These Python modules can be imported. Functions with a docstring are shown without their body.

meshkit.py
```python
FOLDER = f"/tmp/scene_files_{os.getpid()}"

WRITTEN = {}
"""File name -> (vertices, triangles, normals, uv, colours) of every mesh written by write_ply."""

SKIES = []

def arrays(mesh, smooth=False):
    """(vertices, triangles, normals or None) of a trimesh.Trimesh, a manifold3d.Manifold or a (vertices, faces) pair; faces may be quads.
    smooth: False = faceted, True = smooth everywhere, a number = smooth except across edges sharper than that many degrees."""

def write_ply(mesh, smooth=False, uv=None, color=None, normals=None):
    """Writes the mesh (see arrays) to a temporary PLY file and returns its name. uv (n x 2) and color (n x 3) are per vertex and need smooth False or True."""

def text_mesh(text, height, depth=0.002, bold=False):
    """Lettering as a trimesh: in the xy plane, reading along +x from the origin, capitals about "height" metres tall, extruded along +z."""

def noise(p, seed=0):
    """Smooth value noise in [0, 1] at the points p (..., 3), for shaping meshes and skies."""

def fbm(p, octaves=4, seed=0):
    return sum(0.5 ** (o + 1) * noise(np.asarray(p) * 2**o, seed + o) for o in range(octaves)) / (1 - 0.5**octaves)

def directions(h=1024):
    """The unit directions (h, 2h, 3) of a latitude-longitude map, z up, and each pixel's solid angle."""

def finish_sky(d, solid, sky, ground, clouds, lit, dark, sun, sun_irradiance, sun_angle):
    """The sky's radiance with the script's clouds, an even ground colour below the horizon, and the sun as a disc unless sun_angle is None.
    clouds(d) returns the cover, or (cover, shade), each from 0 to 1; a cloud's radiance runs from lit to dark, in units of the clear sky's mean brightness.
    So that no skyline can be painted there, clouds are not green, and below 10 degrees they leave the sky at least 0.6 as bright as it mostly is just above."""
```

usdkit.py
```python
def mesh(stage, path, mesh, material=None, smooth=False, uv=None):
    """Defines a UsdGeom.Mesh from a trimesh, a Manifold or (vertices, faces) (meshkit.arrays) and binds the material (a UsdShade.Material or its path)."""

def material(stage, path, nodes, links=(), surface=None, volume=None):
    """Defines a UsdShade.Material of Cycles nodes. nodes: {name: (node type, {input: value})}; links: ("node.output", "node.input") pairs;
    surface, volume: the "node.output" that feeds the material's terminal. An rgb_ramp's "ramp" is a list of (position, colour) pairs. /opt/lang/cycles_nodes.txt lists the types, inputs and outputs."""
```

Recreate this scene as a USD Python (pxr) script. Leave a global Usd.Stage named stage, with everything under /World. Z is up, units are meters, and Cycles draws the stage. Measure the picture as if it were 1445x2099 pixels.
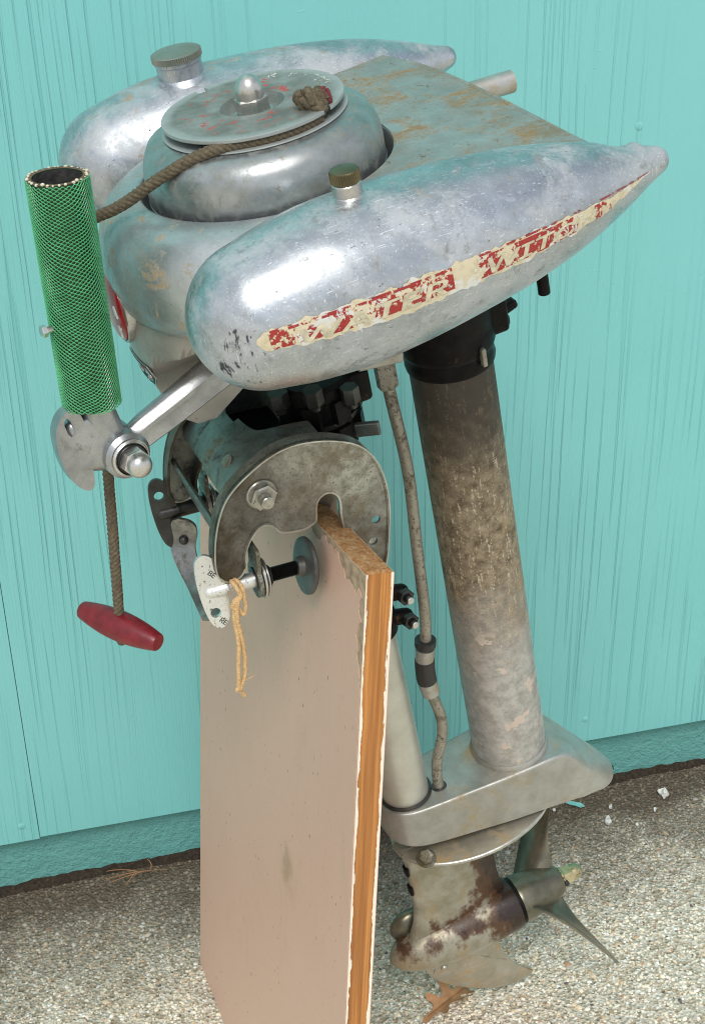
import math, random, numpy as np, trimesh, shapely, usdkit, meshkit
from shapely.geometry import Polygon, LineString, Point, box as sbox
from shapely import affinity
from pxr import Usd, UsdGeom, UsdLux, UsdShade, Gf, Sdf, Vt
from scipy.spatial.transform import Rotation as Ro
import manifold3d as m3
random.seed(7); RNG = np.random.default_rng(7)
stage = Usd.Stage.CreateInMemory()
UsdGeom.SetStageUpAxis(stage, UsdGeom.Tokens.z); UsdGeom.SetStageMetersPerUnit(stage, 1.0)
WORLD = UsdGeom.Xform.Define(stage, '/World'); stage.SetDefaultPrim(WORLD.GetPrim())
UsdGeom.Scope.Define(stage, '/World/Looks')
PI = math.pi
unit = lambda v: np.array(v, float) / np.linalg.norm(v)

# ---------------------------------------------------------------- camera, sky, sun
CAM_H = 1.2132
UPC = -unit([108, -5450, -2800]); WX = np.array([12740, 1690, -2800.]); WX = unit(WX - UPC * (WX @ UPC)); WY = np.cross(UPC, WX)
RW = np.stack([WX, WY, UPC], 1)                       # world axes seen from the camera
EYE = np.array([0, 0, CAM_H])
def gfm(R3, t):
    m = np.eye(4); m[:3, :3] = np.asarray(R3).T; m[3, :3] = t
    return Gf.Matrix4d(*m.ravel().tolist())
cam = UsdGeom.Camera.Define(stage, '/World/camera')
cam.AddTransformOp().Set(gfm(RW.T, EYE))
cam.CreateHorizontalApertureAttr(24.0); cam.CreateVerticalApertureAttr(24.0 * 1024 / 704)
cam.CreateFocalLengthAttr(2800 / 1445 * 24.0); cam.CreateClippingRangeAttr(Gf.Vec2f(0.05, 200))
cam.CreateFStopAttr(0.0)
EXPOSURE = 0.45
cam.CreateExposureAttr(EXPOSURE)

SUN = unit([-0.20, -0.66, 0.85])                      # towards the sun (behind thin cloud)
elev, rot = math.asin(SUN[2]), math.atan2(SUN[0], SUN[1])
sky_m = usdkit.material(stage, '/World/Looks/sky_look', {
    'tc': ('texture_coordinate', {}),
    'sky': ('sky_texture', {'sky_type': 'single_scattering', 'sun_disc': False, 'sun_elevation': elev, 'sun_rotation': rot, 'air_density': 1.0, 'aerosol_density': 2.0}),
    'nz': ('noise_texture', {'scale': 2.2, 'detail': 5.0, 'roughness': 0.55, 'distortion': 0.4}),
    'rp': ('rgb_ramp', {'ramp': [(0.34, (.20, .20, .20)), (0.57, (1, 1, 1))]}),
    'cl': ('color', {'value': (7.6, 7.9, 8.3)}),
    'mx': ('mix_color', {'blend_type': 'mix', 'use_clamp': False}),
    'bg': ('background_shader', {'strength': 0.092})},
    [('tc.generated', 'nz.vector'), ('nz.fac', 'rp.fac'), ('rp.color', 'mx.fac'), ('sky.color', 'mx.a'), ('cl.color', 'mx.b'), ('mx.result', 'bg.color')], surface='bg.background')
dome = UsdLux.DomeLight.Define(stage, '/World/sky'); dome.CreateIntensityAttr(1.0)
UsdShade.MaterialBindingAPI.Apply(dome.GetPrim()).Bind(sky_m)
dome.GetPrim().SetCustomDataByKey('kind', 'structure')
sun = UsdLux.DistantLight.Define(stage, '/World/sun')
sun.CreateIntensityAttr(0.40); sun.CreateAngleAttr(24.0); sun.CreateColorAttr(Gf.Vec3f(1.0, 0.96, 0.9)); sun.CreateNormalizeAttr(True)
zx = SUN; xx = unit(np.cross([0, 0, 1], zx)); yx = np.cross(zx, xx)
sun.AddTransformOp().Set(gfm(np.stack([xx, yx, zx], 1), (0, 0, 5)))

# ---------------------------------------------------------------- material graphs
class G:
    """A small builder for node graphs: g.add(kind, input=value or 'node.output')."""
    def __init__(s): s.n, s.l, s.k = {}, [], 0
    def add(s, kind, out=None, **inp):
        s.k += 1; nm = f'{kind}_{s.k}'; vals = {}
        for k, v in inp.items():
            if isinstance(v, str) and '.' in v and v.split('.')[0] in s.n: s.l.append((v, f'{nm}.{k}'))
            else: vals[k] = v
        s.n[nm] = (kind, vals)
        return f'{nm}.{out}' if out else nm
    def pos(s): return s.add('texture_coordinate', 'object')
    def map(s, v, scale=(1, 1, 1), loc=(0, 0, 0), rotation=(0, 0, 0)): return s.add('mapping', 'vector', vector=v, scale=scale, location=loc, rotation=rotation)
    def noise(s, v, scale, detail=4., rough=.55, dist=0.): return s.add('noise_texture', 'fac', vector=v, scale=float(scale), detail=float(detail), roughness=float(rough), distortion=float(dist))
    def vor(s, v, scale, out='distance', **k): return s.add('voronoi_texture', out, vector=v, scale=float(scale), **k)
    def ramp(s, f, stops):
        st = [(p, (c, c, c) if np.ndim(c) == 0 else c) for p, c in stops]
        return s.add('rgb_ramp', 'color', fac=f, ramp=st)
    def mix(s, f, a, b, mode='mix'): return s.add('mix_color', 'result', blend_type=mode, fac=f, a=a, b=b)
    def math(s, op, a, b=0.0, c=0.0): return s.add('math', 'value', math_type=op, value1=a, value2=b, value3=c)
    def bump(s, h, dist, strength=1.0, normal=None):
        k = {'normal': normal} if normal else {}
        return s.add('bump', 'normal', height=h, distance=float(dist), strength=float(strength), **k)
    def bevel(s, r): return s.add('bevel', 'bevel', radius=float(r), samples=4)
    def done(s, name, **p):
        b = s.add('principled_bsdf', 'BSDF', **p)
        return usdkit.material(stage, f'/World/Looks/{name}', s.n, s.l, surface=b)
    def val(s, v): return v

def metal(name, base, dark, rough=(.28, .5), stain=None, grime=None, sc=1.0, metallic=.95, bump=.0004, bev=None, scratch=0., wav=0., spec=.5, offset=0., pits=None):
    """Worn metal: two tones in blotches, brown stains [(colour, low, high, scale)], dark grime, fine scratches."""
    g = G(); p = g.map(g.pos(), loc=(offset, offset * .7, -offset))
    big, mid, fine = g.noise(p, 14 * sc, 6, .6), g.noise(p, 60 * sc, 6, .62), g.noise(p, 420 * sc, 3, .6)
    mm = g.math('multiply_add', mid, .5, g.math('multiply', big, .5))
    col = g.mix(g.ramp(mm, [(.36, 0), (.66, 1)]), dark, base)
    met = metallic; ro = g.ramp(g.math('multiply_add', fine, .4, g.math('multiply', mm, .6)), [(.3, rough[1]), (.68, rough[0])])
    masks = []
    for (c, lo, hi, s) in (stain or []):
        f = g.ramp(g.math('multiply_add', g.noise(p, s, 8, .68, .6), .8, g.math('multiply', fine, .2)), [(lo, 0), (hi, 1)])
        col = g.mix(f, col, c); masks.append(f)
    if grime:
        c, lo, hi, s = grime
        f = g.ramp(g.noise(p, s, 7, .7), [(lo, 0), (hi, 1)]); col = g.mix(f, col, c); masks.append(f)
    h = g.math('multiply_add', mid, .6, g.math('multiply', fine, .25))
    if wav: h = g.math('multiply_add', g.noise(p, 26, 2, .5), wav, h)
    if scratch:
        a = g.noise(g.map(p, scale=(75, 1200, 1200), rotation=(.1, .25, .35)), 1, 2, .5); b = g.noise(g.map(p, scale=(1100, 1100, 110), rotation=(.3, -.5, .6)), 1, 2, .5)
        f = g.ramp(g.math('maximum', a, b), [(.665, 0), (.70, scratch)]); col = g.mix(f, col, tuple(min(1, x * 1.25) for x in base)); ro = g.mix(f, ro, (.55, .55, .55))
        pk = g.ramp(g.noise(g.map(p, scale=(170, 520, 420), rotation=(.3, .2, -.4)), 1, 3, .6), [(.685, 0), (.72, .85)]); col = g.mix(pk, col, (.04, .045, .05)); masks.append(pk)
    if pits:
        f = g.ramp(g.noise(p, pits[0], 3, .7), [(pits[1], 0), (pits[1] + .06, 1)]); col = g.mix(f, col, pits[2]); masks.append(f)
    m = None
    for f in masks: m = f if m is None else g.math('maximum', m, f)
    if m:
        met = g.math('multiply', g.math('subtract', 1.0, g.math('multiply', m, .8)), metallic); ro = g.mix(g.math('multiply', m, .8), ro, (.75, .75, .75))
    nrm = g.bump(h, bump, .6, g.bevel(bev) if bev else None)
    return g.done(name, base_color=col, metallic=met, roughness=ro, normal=nrm, specular_ior_level=spec)

RUST, TAN, OLIVE, BLACK = (.16, .075, .025), (.36, .26, .14), (.13, .12, .075), (.012, .012, .012)
M_TANK = metal('polished_aluminium', (.52, .555, .585), (.31, .335, .36), (.22, .40), [((.40, .42, .43), .47, .66, 20), ((.34, .29, .21), .62, .70, 34)], ((.20, .21, .21), .56, .70, 80), scratch=.8, bump=.0003, wav=4.)
M_TANKF = metal('far_tank_aluminium', (.52, .555, .59), (.31, .335, .365), (.24, .42), [((.40, .42, .43), .47, .66, 20), ((.32, .25, .16), .56, .65, 42)], scratch=.7, offset=1.7, bump=.0003, wav=4.)
M_DECK = metal('weathered_deck', (.44, .47, .46), (.27, .30, .28), (.44, .64), [((.25, .17, .075), .505, .60, 24), ((.19, .18, .12), .47, .64, 11), ((.10, .065, .03), .60, .66, 70)], scratch=.5, offset=3.1, metallic=.8)
M_SHROUD = metal('shroud_aluminium', (.50, .54, .55), (.32, .35, .35), (.34, .52), [((.32, .24, .13), .545, .62, 36), ((.22, .20, .13), .52, .70, 12)], scratch=.5, offset=.6, metallic=.85)
M_FLY = metal('flywheel_aluminium', (.44, .465, .47), (.25, .265, .255), (.28, .46), [((.16, .12, .07), .56, .67, 50), ((.20, .21, .18), .51, .66, 90)], offset=5.2, metallic=.9)
M_CASE = metal('crankcase_grey', (.46, .44, .40), (.34, .32, .28), (.42, .62), [((.24, .18, .11), .57, .72, 18)], pits=(300, .66, (.06, .055, .05)), offset=2.4, metallic=.6)
def exhaust_mat():
    """Burnt brown in its upper part with pale drips, grey aluminium paint below with a few pinkish patches."""
    g = G(); p = g.pos(); z = g.add('separate_xyz', None, vector=p)
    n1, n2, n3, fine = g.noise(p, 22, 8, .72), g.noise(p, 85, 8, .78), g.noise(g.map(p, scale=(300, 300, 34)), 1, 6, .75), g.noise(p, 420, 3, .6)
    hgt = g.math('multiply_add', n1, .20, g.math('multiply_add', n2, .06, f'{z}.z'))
    burnt = g.ramp(hgt, [(.09, 0), (.20, 1)]); top_dark = g.ramp(hgt, [(.29, 0), (.385, .95)])  # second mask: near-black tone mixed in towards the top of the tube
    grey = g.mix(g.ramp(n2, [(.40, 0), (.60, 1)]), (.34, .33, .31), (.52, .51, .49))
    brown = g.mix(g.ramp(n2, [(.38, 0), (.60, 1)]), (.10, .070, .040), (.32, .26, .175))
    c = g.mix(burnt, grey, brown); c = g.mix(top_dark, c, (.045, .036, .026))
    tan = g.ramp(g.noise(g.map(p, loc=(2, 1, 3)), 30, 6, .65), [(.56, 0), (.68, .6)]); c = g.mix(tan, c, (.30, .22, .12))
    drip = g.math('multiply', g.ramp(g.math('multiply_add', fine, .35, g.math('multiply', n3, .65)), [(.555, 0), (.58, 1)]), g.ramp(hgt, [(.12, 0), (.19, .8), (.30, .8), (.36, .1)]))
    c = g.mix(drip, c, (.55, .49, .36))
    patch = g.math('multiply', g.ramp(g.noise(g.map(p, loc=(5, 0, 1.23)), 34, 4, .6), [(.625, 0), (.632, 1)]), g.ramp(f'{z}.z', [(-.0, 1), (.02, 0)])); c = g.mix(patch, c, (.62, .52, .46))
    blk = g.ramp(g.noise(g.map(p, scale=(190, 190, 80), loc=(1, 4, 0)), 1, 4, .7), [(.70, 0), (.74, .9)]); c = g.mix(blk, c, (.05, .045, .04))
    met = g.math('multiply', g.math('subtract', 1.0, g.math('multiply', burnt, .75)), .55)
    return g.done('exhaust_tube_worn', base_color=c, metallic=met, roughness=g.mix(burnt, (.45, .45, .45), (.66, .66, .66)), normal=g.bump(g.math('multiply_add', n2, .6, g.math('multiply', fine, .3)), .0005, .7))
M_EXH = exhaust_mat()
M_LOW = metal('lower_aluminium', (.48, .48, .46), (.32, .315, .28), (.32, .52), [((.30, .24, .13), .52, .66, 24)], offset=9.1, metallic=.75)
M_PLATE = metal('stained_plate', (.50, .48, .42), (.33, .30, .22), (.38, .6), [((.36, .25, .12), .50, .64, 30)], offset=4.4, metallic=.7)
M_GEAR0 = metal('gearcase_plain', (.47, .46, .40), (.31, .29, .22), (.30, .5), [((.07, .032, .012), .54, .60, 13), ((.30, .21, .09), .51, .68, 30)], offset=11.3, metallic=.7)
M_TORP0 = metal('torpedo_plain', (.46, .45, .42), (.26, .24, .20), (.25, .5), [((.04, .02, .014), .47, .56, 15), ((.30, .19, .10), .56, .66, 40)], offset=13.3, metallic=.75)
M_PROP = metal('propeller_bronze', (.24, .225, .165), (.10, .095, .07), (.22, .42), [((.14, .09, .035), .56, .68, 30)], offset=15.1, metallic=.7)
M_CLAMP = metal('greasy_clamp', (.38, .38, .33), (.18, .175, .13), (.24, .45), [((.085, .065, .028), .44, .58, 13), ((.025, .02, .012), .52, .61, 50)], pits=(480, .58, (.05, .045, .03)), offset=17.9, metallic=.8, sc=1.4)
M_EDGE = metal('worn_bright_edge', (.62, .62, .57), (.34, .33, .28), (.28, .42), [((.10, .08, .05), .60, .68, 60)], offset=41.0, sc=1.6)
M_SADDLE = metal('saddle_grey_green', (.22, .245, .22), (.09, .10, .09), (.28, .5), [((.15, .09, .03), .55, .66, 24), ((.035, .035, .028), .50, .62, 50)], offset=19.4, metallic=.7)
M_DARK = metal('dark_steel', (.11, .11, .105), (.04, .04, .038), (.28, .46), [((.10, .06, .03), .6, .7, 40)], offset=21.4, metallic=.9, spec=.2)
M_BLACK = metal('oily_black', (.020, .019, .018), (.006, .006, .006), (.34, .6), [((.07, .04, .015), .58, .66, 50)], offset=23.4, metallic=.6, spec=.12)
M_STEEL = metal('bright_steel', (.66, .65, .62), (.44, .43, .40), (.22, .38), [((.22, .17, .10), .62, .70, 60)], offset=25.4, sc=1.5)
M_CAST = metal('cast_tiller', (.44, .455, .465), (.26, .27, .275), (.24, .44), [((.13, .11, .08), .58, .68, 40)], offset=27.4, sc=1.6, metallic=.9)
M_BRASS = metal('brass_cap', (.20, .175, .10), (.10, .085, .05), (.28, .48), offset=29.4, metallic=.95)
M_CAPGREY = metal('old_cap_top', (.34, .36, .32), (.24, .25, .21), (.38, .55), offset=31.4, metallic=.85)
M_WINGP = metal('pitted_white_metal', (.80, .81, .78), (.62, .63, .6), (.28, .45), pits=(420, .60, (.09, .085, .07)), offset=33.4, metallic=.85)
M_PIPE = metal('grimy_pipe', (.40, .38, .32), (.26, .24, .19), (.38, .6), [((.10, .08, .05), .52, .62, 60)], pits=(420, .6, (.05, .045, .035)), offset=35.4, metallic=.6)
M_DRIVE = metal('drive_tube_silver', (.62, .62, .56), (.50, .49, .42), (.34, .5), [((.34, .28, .16), .62, .74, 25)], offset=37.4, metallic=.7)
M_SHEAVE = None

def gear_mat(name, lo, hi):
    """Cast aluminium with gear oil baked on round the rear of the case and the joint with the torpedo."""
    g = G(); p = g.pos(); s = g.add('separate_xyz', None, vector=p); n, m_, fine = g.noise(p, 34, 6, .66), g.noise(g.map(p, scale=(60, 60, 24), loc=(3, 1, 0)), 1, 5, .65), g.noise(p, 420, 3, .6)
    c = g.mix(g.ramp(n, [(.36, 0), (.62, 1)]), (.30, .28, .21), (.46, .45, .39))
    yel = g.ramp(m_, [(.47, 0), (.66, .7)]); c = g.mix(yel, c, (.30, .215, .10))
    a = g.math('multiply', g.math('add', f'{s}.x', .078), 16.0)                       # towards the rear
    zj = g.math('multiply', g.math('absolute', g.math('add', f'{s}.z', .378)), -14.0)  # the joint line
    k = g.math('add', g.math('add', g.math('multiply', n, 1.3), g.math('multiply', m_, .7)), g.math('maximum', a, g.math('add', zj, .32)))
    k = g.math('multiply', k, .4); lo, hi = lo * .4, hi * .4
    rust = g.ramp(k, [(lo, 0), (lo + .07, 1)]); oil = g.ramp(k, [(hi, 0), (hi + .08, 1)])
    c = g.mix(rust, c, (.080, .038, .016)); c = g.mix(oil, c, (.022, .012, .008))
    return g.done(name, base_color=c, metallic=g.math('multiply', g.math('subtract', 1.0, g.math('maximum', rust, yel)), .7), roughness=g.mix(oil, (.45, .45, .45), (.28, .28, .28)), normal=g.bump(g.math('multiply_add', n, .7, g.math('multiply', fine, .3)), .0006, .8))
M_GEAR, M_TORP = gear_mat('oily_gearcase', 1.10, 1.34), gear_mat('oily_torpedo', 1.12, 1.30)
def simple(name, col, rough=.6, metallic=0., var=.15, scale=60, bump=0., bscale=300, **k):
    g = G(); p = g.pos(); nz = g.noise(p, scale, 5, .6)
    c = g.mix(g.ramp(nz, [(.3, 0), (.7, 1)]), tuple(x * (1 - var) for x in col), tuple(min(1, x * (1 + var)) for x in col))
    if bump: k['normal'] = g.bump(g.noise(p, bscale, 4, .6), bump, .8)
    return g.done(name, base_color=c, roughness=rough, metallic=metallic, **k)

def clamp_mat():
    """Cast plate: bare grey metal at the rear, black-brown grease caked on the front arm and round the slot."""
    g = G(); p = g.pos(); s = g.add('separate_xyz', None, vector=p)
    n, m_, fine = g.noise(p, 26, 7, .7), g.noise(p, 110, 6, .72), g.noise(p, 520, 3, .65)
    c = g.mix(g.ramp(m_, [(.36, 0), (.62, 1)]), (.20, .20, .165), (.44, .44, .40))
    fr = g.math('multiply', g.math('add', f'{s}.x', .150), -3.4); lowz = g.math('multiply', g.math('add', f'{s}.z', -.262), -2.6)
    k = g.math('add', g.math('add', g.math('multiply', n, .75), g.math('multiply', m_, .35)), g.math('maximum', fr, lowz))
    gr = g.ramp(k, [(.56, 0), (.70, .5), (.90, .95)])
    br = g.ramp(g.noise(g.map(p, loc=(1, 2, 3)), 30, 6, .7), [(.46, 0), (.62, .75)])
    c = g.mix(br, c, (.15, .115, .055)); c = g.mix(gr, c, g.mix(m_, (.010, .008, .005), (.055, .040, .020)))
    pit = g.ramp(fine, [(.60, 0), (.66, .8)]); c = g.mix(pit, c, (.04, .034, .022))
    met = g.math('multiply', g.math('subtract', 1.0, g.math('maximum', gr, br)), .85)
    return g.done('greasy_cast_clamp', base_color=c, metallic=met, roughness=g.ramp(g.math('multiply_add', m_, .6, g.math('multiply', fine, .4)), [(.35, .5), (.65, .25)]), specular_ior_level=g.math('subtract', .5, g.math('multiply', gr, .36)), normal=g.bump(g.math('multiply_add', m_, .7, g.math('multiply', fine, .3)), .0008, .9))
M_CLAMPP = clamp_mat()
def sheave_mat():
    g = G(); p = g.pos(); nz = g.noise(p, 40, 6, .65); fine = g.noise(p, 300, 3, .6)
    c = g.mix(g.ramp(nz, [(.35, 0), (.65, 1)]), (.15, .16, .14), (.30, .32, .30))
    q = g.map(p, loc=(.116, 0, 0))
    x = g.add('separate_xyz', 'x', vector=q)
    sx = x.split('.')[0]; r = g.math('sqrt', g.math('add', g.math('multiply', f'{sx}.x', f'{sx}.x'), g.math('multiply', f'{sx}.y', f'{sx}.y')))
    ring = g.math('multiply', g.ramp(r, [(.024, 0), (.026, 1), (.051, 1), (.054, 0)]), g.ramp(g.math('multiply_add', g.noise(p, 55, 5, .75, .8), .75, g.math('multiply', fine, .25)), [(.56, 0), (.585, 1)]))
    edge = g.ramp(r, [(.057, 0), (.0600, 1)])
    c = g.mix(g.math('multiply', edge, .55), c, (.50, .54, .53))
    c = g.mix(ring, c, (.38, .055, .045))
    return g.done('rope_sheave_paint', base_color=c, metallic=g.math('multiply', g.math('subtract', 1.0, ring), .5), roughness=.55, normal=g.bump(fine, .0003, .5, g.bevel(.0008)))
M_SHEAVE = sheave_mat()
M_RED = simple('red_badge_enamel', (.42, .012, .015), .25, coat_weight=.4)
M_REDW = simple('red_handle_paint', (.15, .006, .012), .36, var=.35, scale=110, bump=.0003, bscale=160)
M_WHITE = simple('white_lettering', (.75, .74, .70), .5)
M_ROPE = simple('old_brown_rope', (.115, .092, .058), .95, var=.45, scale=500, bump=.0006, bscale=1800)
M_ROPER = simple('rope_red_frays', (.16, .035, .035), .95, var=.4, scale=500)
M_STRING = simple('tan_cotton_string', (.58, .39, .19), .9, var=.3, scale=500, bump=.0004, bscale=1500)
M_RUB = simple('black_rubber', (.018, .017, .016), .45, var=.3, bump=.0002)
M_GRIPTUBE = simple('dark_green_grip', (.004, .03, .010), .35)
M_NET = simple('green_net_cord', (.08, .36, .15), .22, var=.25, scale=90, coat_weight=.3)
M_GRIPIN = simple('grip_tube_inside', (.03, .03, .028), .9, var=.6, scale=200, bump=.001, bscale=300)
M_STUB = simple('net_cut_ends', (.55, .50, .36), .8, var=.3)
M_LEAF = simple('dry_leaf', (.42, .215, .10), .7, var=.35, scale=60)
M_TWIG = simple('dry_twig', (.26, .13, .06), .8, var=.3)
M_CHIP = simple('turquoise_paint_chip', (.22, .56, .53), .6)
M_CHIPW = simple('white_flake', (.60, .60, .56), .8, var=.3, scale=200, bump=.001)

def decal_mat():
    """Old transfer: cream backing worn down to the aluminium."""
    g = G(); p = g.pos()
    n1, n2 = g.noise(p, 55, 7, .68, .5), g.noise(p, 260, 4, .65)
    k = g.ramp(g.math('multiply_add', n2, .25, g.math('multiply', n1, .75)), [(.465, 0), (.478, 1)])
    dirt = g.ramp(g.noise(p, 150, 5, .7), [(.5, 0), (.75, 1)])
    paint = g.mix(dirt, (.56, .50, .35), (.40, .34, .21))
    c = g.mix(k, (.78, .80, .82), paint)
    return g.done('worn_cream_transfer', base_color=c, metallic=g.math('multiply', g.math('subtract', 1.0, k), .95), roughness=g.mix(k, (.3, .3, .3), (.55, .55, .55)))
M_DECAL = decal_mat()
def redletter_mat(name='worn_red_letters', lo=.505, loc=(0, 0, 0)):
    g = G(); p = g.map(g.pos(), loc=loc)
    n1, n2 = g.noise(p, 60, 7, .68, .8), g.noise(g.map(p, loc=(3, 1, 2)), 300, 4, .7)
    f = g.ramp(g.math('multiply_add', n2, .34, g.math('multiply', n1, .66)), [(lo, 1), (lo + .012, 0)])
    b = g.add('principled_bsdf', 'BSDF', base_color=g.mix(g.noise(p, 200), (.23, .012, .011), (.36, .030, .022)), roughness=.5)
    t = g.add('transparent_bsdf', 'BSDF')
    mx = g.add('mix_closure', 'closure', fac=f, closure1=b, closure2=t)
    return usdkit.material(stage, f'/World/Looks/{name}', g.n, g.l, surface=mx)
M_REDLET = redletter_mat()
M_REDBAND = redletter_mat('worn_red_ground', .496, (.31, .17, .05))
M_CREAM = simple('cream_letters', (.50, .46, .33), .55, var=.3, scale=150)

# ---------------------------------------------------------------- prim helpers
used = {}
def path_for(parent, name):
    base = f'{parent}/{name}'; k = used.get(base, 0); used[base] = k + 1
    return base if k == 0 else f'{base}_{k:03d}'
def pth(o): return str(o.GetPath()) if o is not None else '/World'
def meta(o, label=None, category=None, group=None, kind=None):
    pr = o.GetPrim()
    for k, v in (('label', label), ('category', category), ('group', group), ('kind', kind)):
        if v: pr.SetCustomDataByKey(k, v)
    return o
def shade(m, mesh, deg):
    """Smooth normals except across edges sharper than deg: vertices are split where the normals differ."""
    v, f = np.asarray(mesh.vertices, float), np.asarray(mesh.faces)
    fn = np.cross(v[f[:, 1]] - v[f[:, 0]], v[f[:, 2]] - v[f[:, 0]]); ln = np.linalg.norm(fn, axis=1, keepdims=True); un = fn / np.maximum(ln, 1e-20)
    c = f.ravel(); o = np.argsort(c, kind='stable'); cs = c[o]; st = np.r_[0, np.flatnonzero(np.diff(cs)) + 1]; cnt = np.diff(np.r_[st, len(cs)])
    N = np.zeros((len(c), 3)); cd = math.cos(math.radians(deg)) - 1e-9
    for k in np.unique(cnt):
        g = o[st[cnt == k][:, None] + np.arange(k)]; fi = g // 3                    # (groups, k) corners
        for b in range(0, len(g), max(1, 4000000 // (k * k))):
            gb, fb = g[b:b + max(1, 4000000 // (k * k))], fi[b:b + max(1, 4000000 // (k * k))]
            w = np.einsum('gid,gjd->gij', un[fb], un[fb]) >= cd
            N[gb] = np.einsum('gij,gjd->gid', w, fn[fb])
    N /= np.maximum(np.linalg.norm(N, axis=1, keepdims=True), 1e-20)
    key = np.c_[c, np.round(N * 2000).astype(np.int64)]
    _, first, inv = np.unique(key, axis=0, return_index=True, return_inverse=True)
    m.GetPointsAttr().Set(Vt.Vec3fArray.FromNumpy(v[c[first]].astype(np.float32)))
    m.GetFaceVertexIndicesAttr().Set(Vt.IntArray.FromNumpy(inv.ravel().astype(np.int32)))
    m.CreateNormalsAttr(Vt.Vec3fArray.FromNumpy(N[first].astype(np.float32))); m.SetNormalsInterpolation('vertex')
def part(parent, name, mesh, mat, smooth=35, label=None, kind=None, uv=None):
    m = usdkit.mesh(stage, path_for(pth(parent), name), mesh, mat)
    if smooth is not False and smooth is not None: shade(m, mesh, 180.0 if smooth is True else smooth)
    if label or kind: meta(m, label, kind=kind)
    return m
def thing(name, label, category, R3=np.eye(3), t=(0, 0, 0), group=None):
    x = UsdGeom.Xform.Define(stage, path_for('/World', name)); x.AddTransformOp().Set(gfm(R3, t))
    return meta(x, label, category, group)

# ---------------------------------------------------------------- mesh helpers
cat = trimesh.util.concatenate
def frame(d, up=(0, 0, 1)):
    z = unit(d); u = np.array(up, float)
    if abs(z @ unit(u)) > .98: u = np.array([1., 0, 0])
    x = unit(np.cross(u, z)); return np.stack([x, np.cross(z, x), z], 1)
def place(m, R3=np.eye(3), t=(0, 0, 0)):
    T = np.eye(4); T[:3, :3] = R3; T[:3, 3] = t
    m = m.copy(); m.apply_transform(T); return m
def revolve(prof, n=48, R3=np.eye(3), t=(0, 0, 0)):
    """prof: (r, z) pairs; r = 0 ends are closed."""
    prof = np.asarray(prof, float); a = np.linspace(0, 2 * PI, n, endpoint=False)
    V = np.stack([prof[:, :1] * np.cos(a), prof[:, :1] * np.sin(a), np.repeat(prof[:, 1:], n, 1)], -1)
    return place(grid(V, wrap=True), R3, t)
def grid(V, wrap=True, caps=False):
    """V (rows, n, 3) -> surface; wrap joins the columns."""
    r, n = V.shape[:2]; i = np.arange(r * n).reshape(r, n)
    j = np.roll(i, -1, 1) if wrap else i[:, 1:]
    i2 = i if wrap else i[:, :-1]
    a, b, c, d = i2[:-1].ravel(), j[:-1].ravel(), j[1:].ravel(), i2[1:].ravel()
    F = np.vstack([np.stack([a, b, c], 1), np.stack([a, c, d], 1)]); P = V.reshape(-1, 3)
    if caps:
        for row, flip in ((0, True), (r - 1, False)):
            k = len(P); P = np.vstack([P, V[row].mean(0)]); e = i[row]; f = np.stack([e, np.roll(e, -1), np.full(n, k)], 1)
            F = np.vstack([F, f[:, ::-1] if flip else f])
    m = trimesh.Trimesh(P, F, process=False); m.merge_vertices(); m.update_faces(m.nondegenerate_faces()); return m
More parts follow.
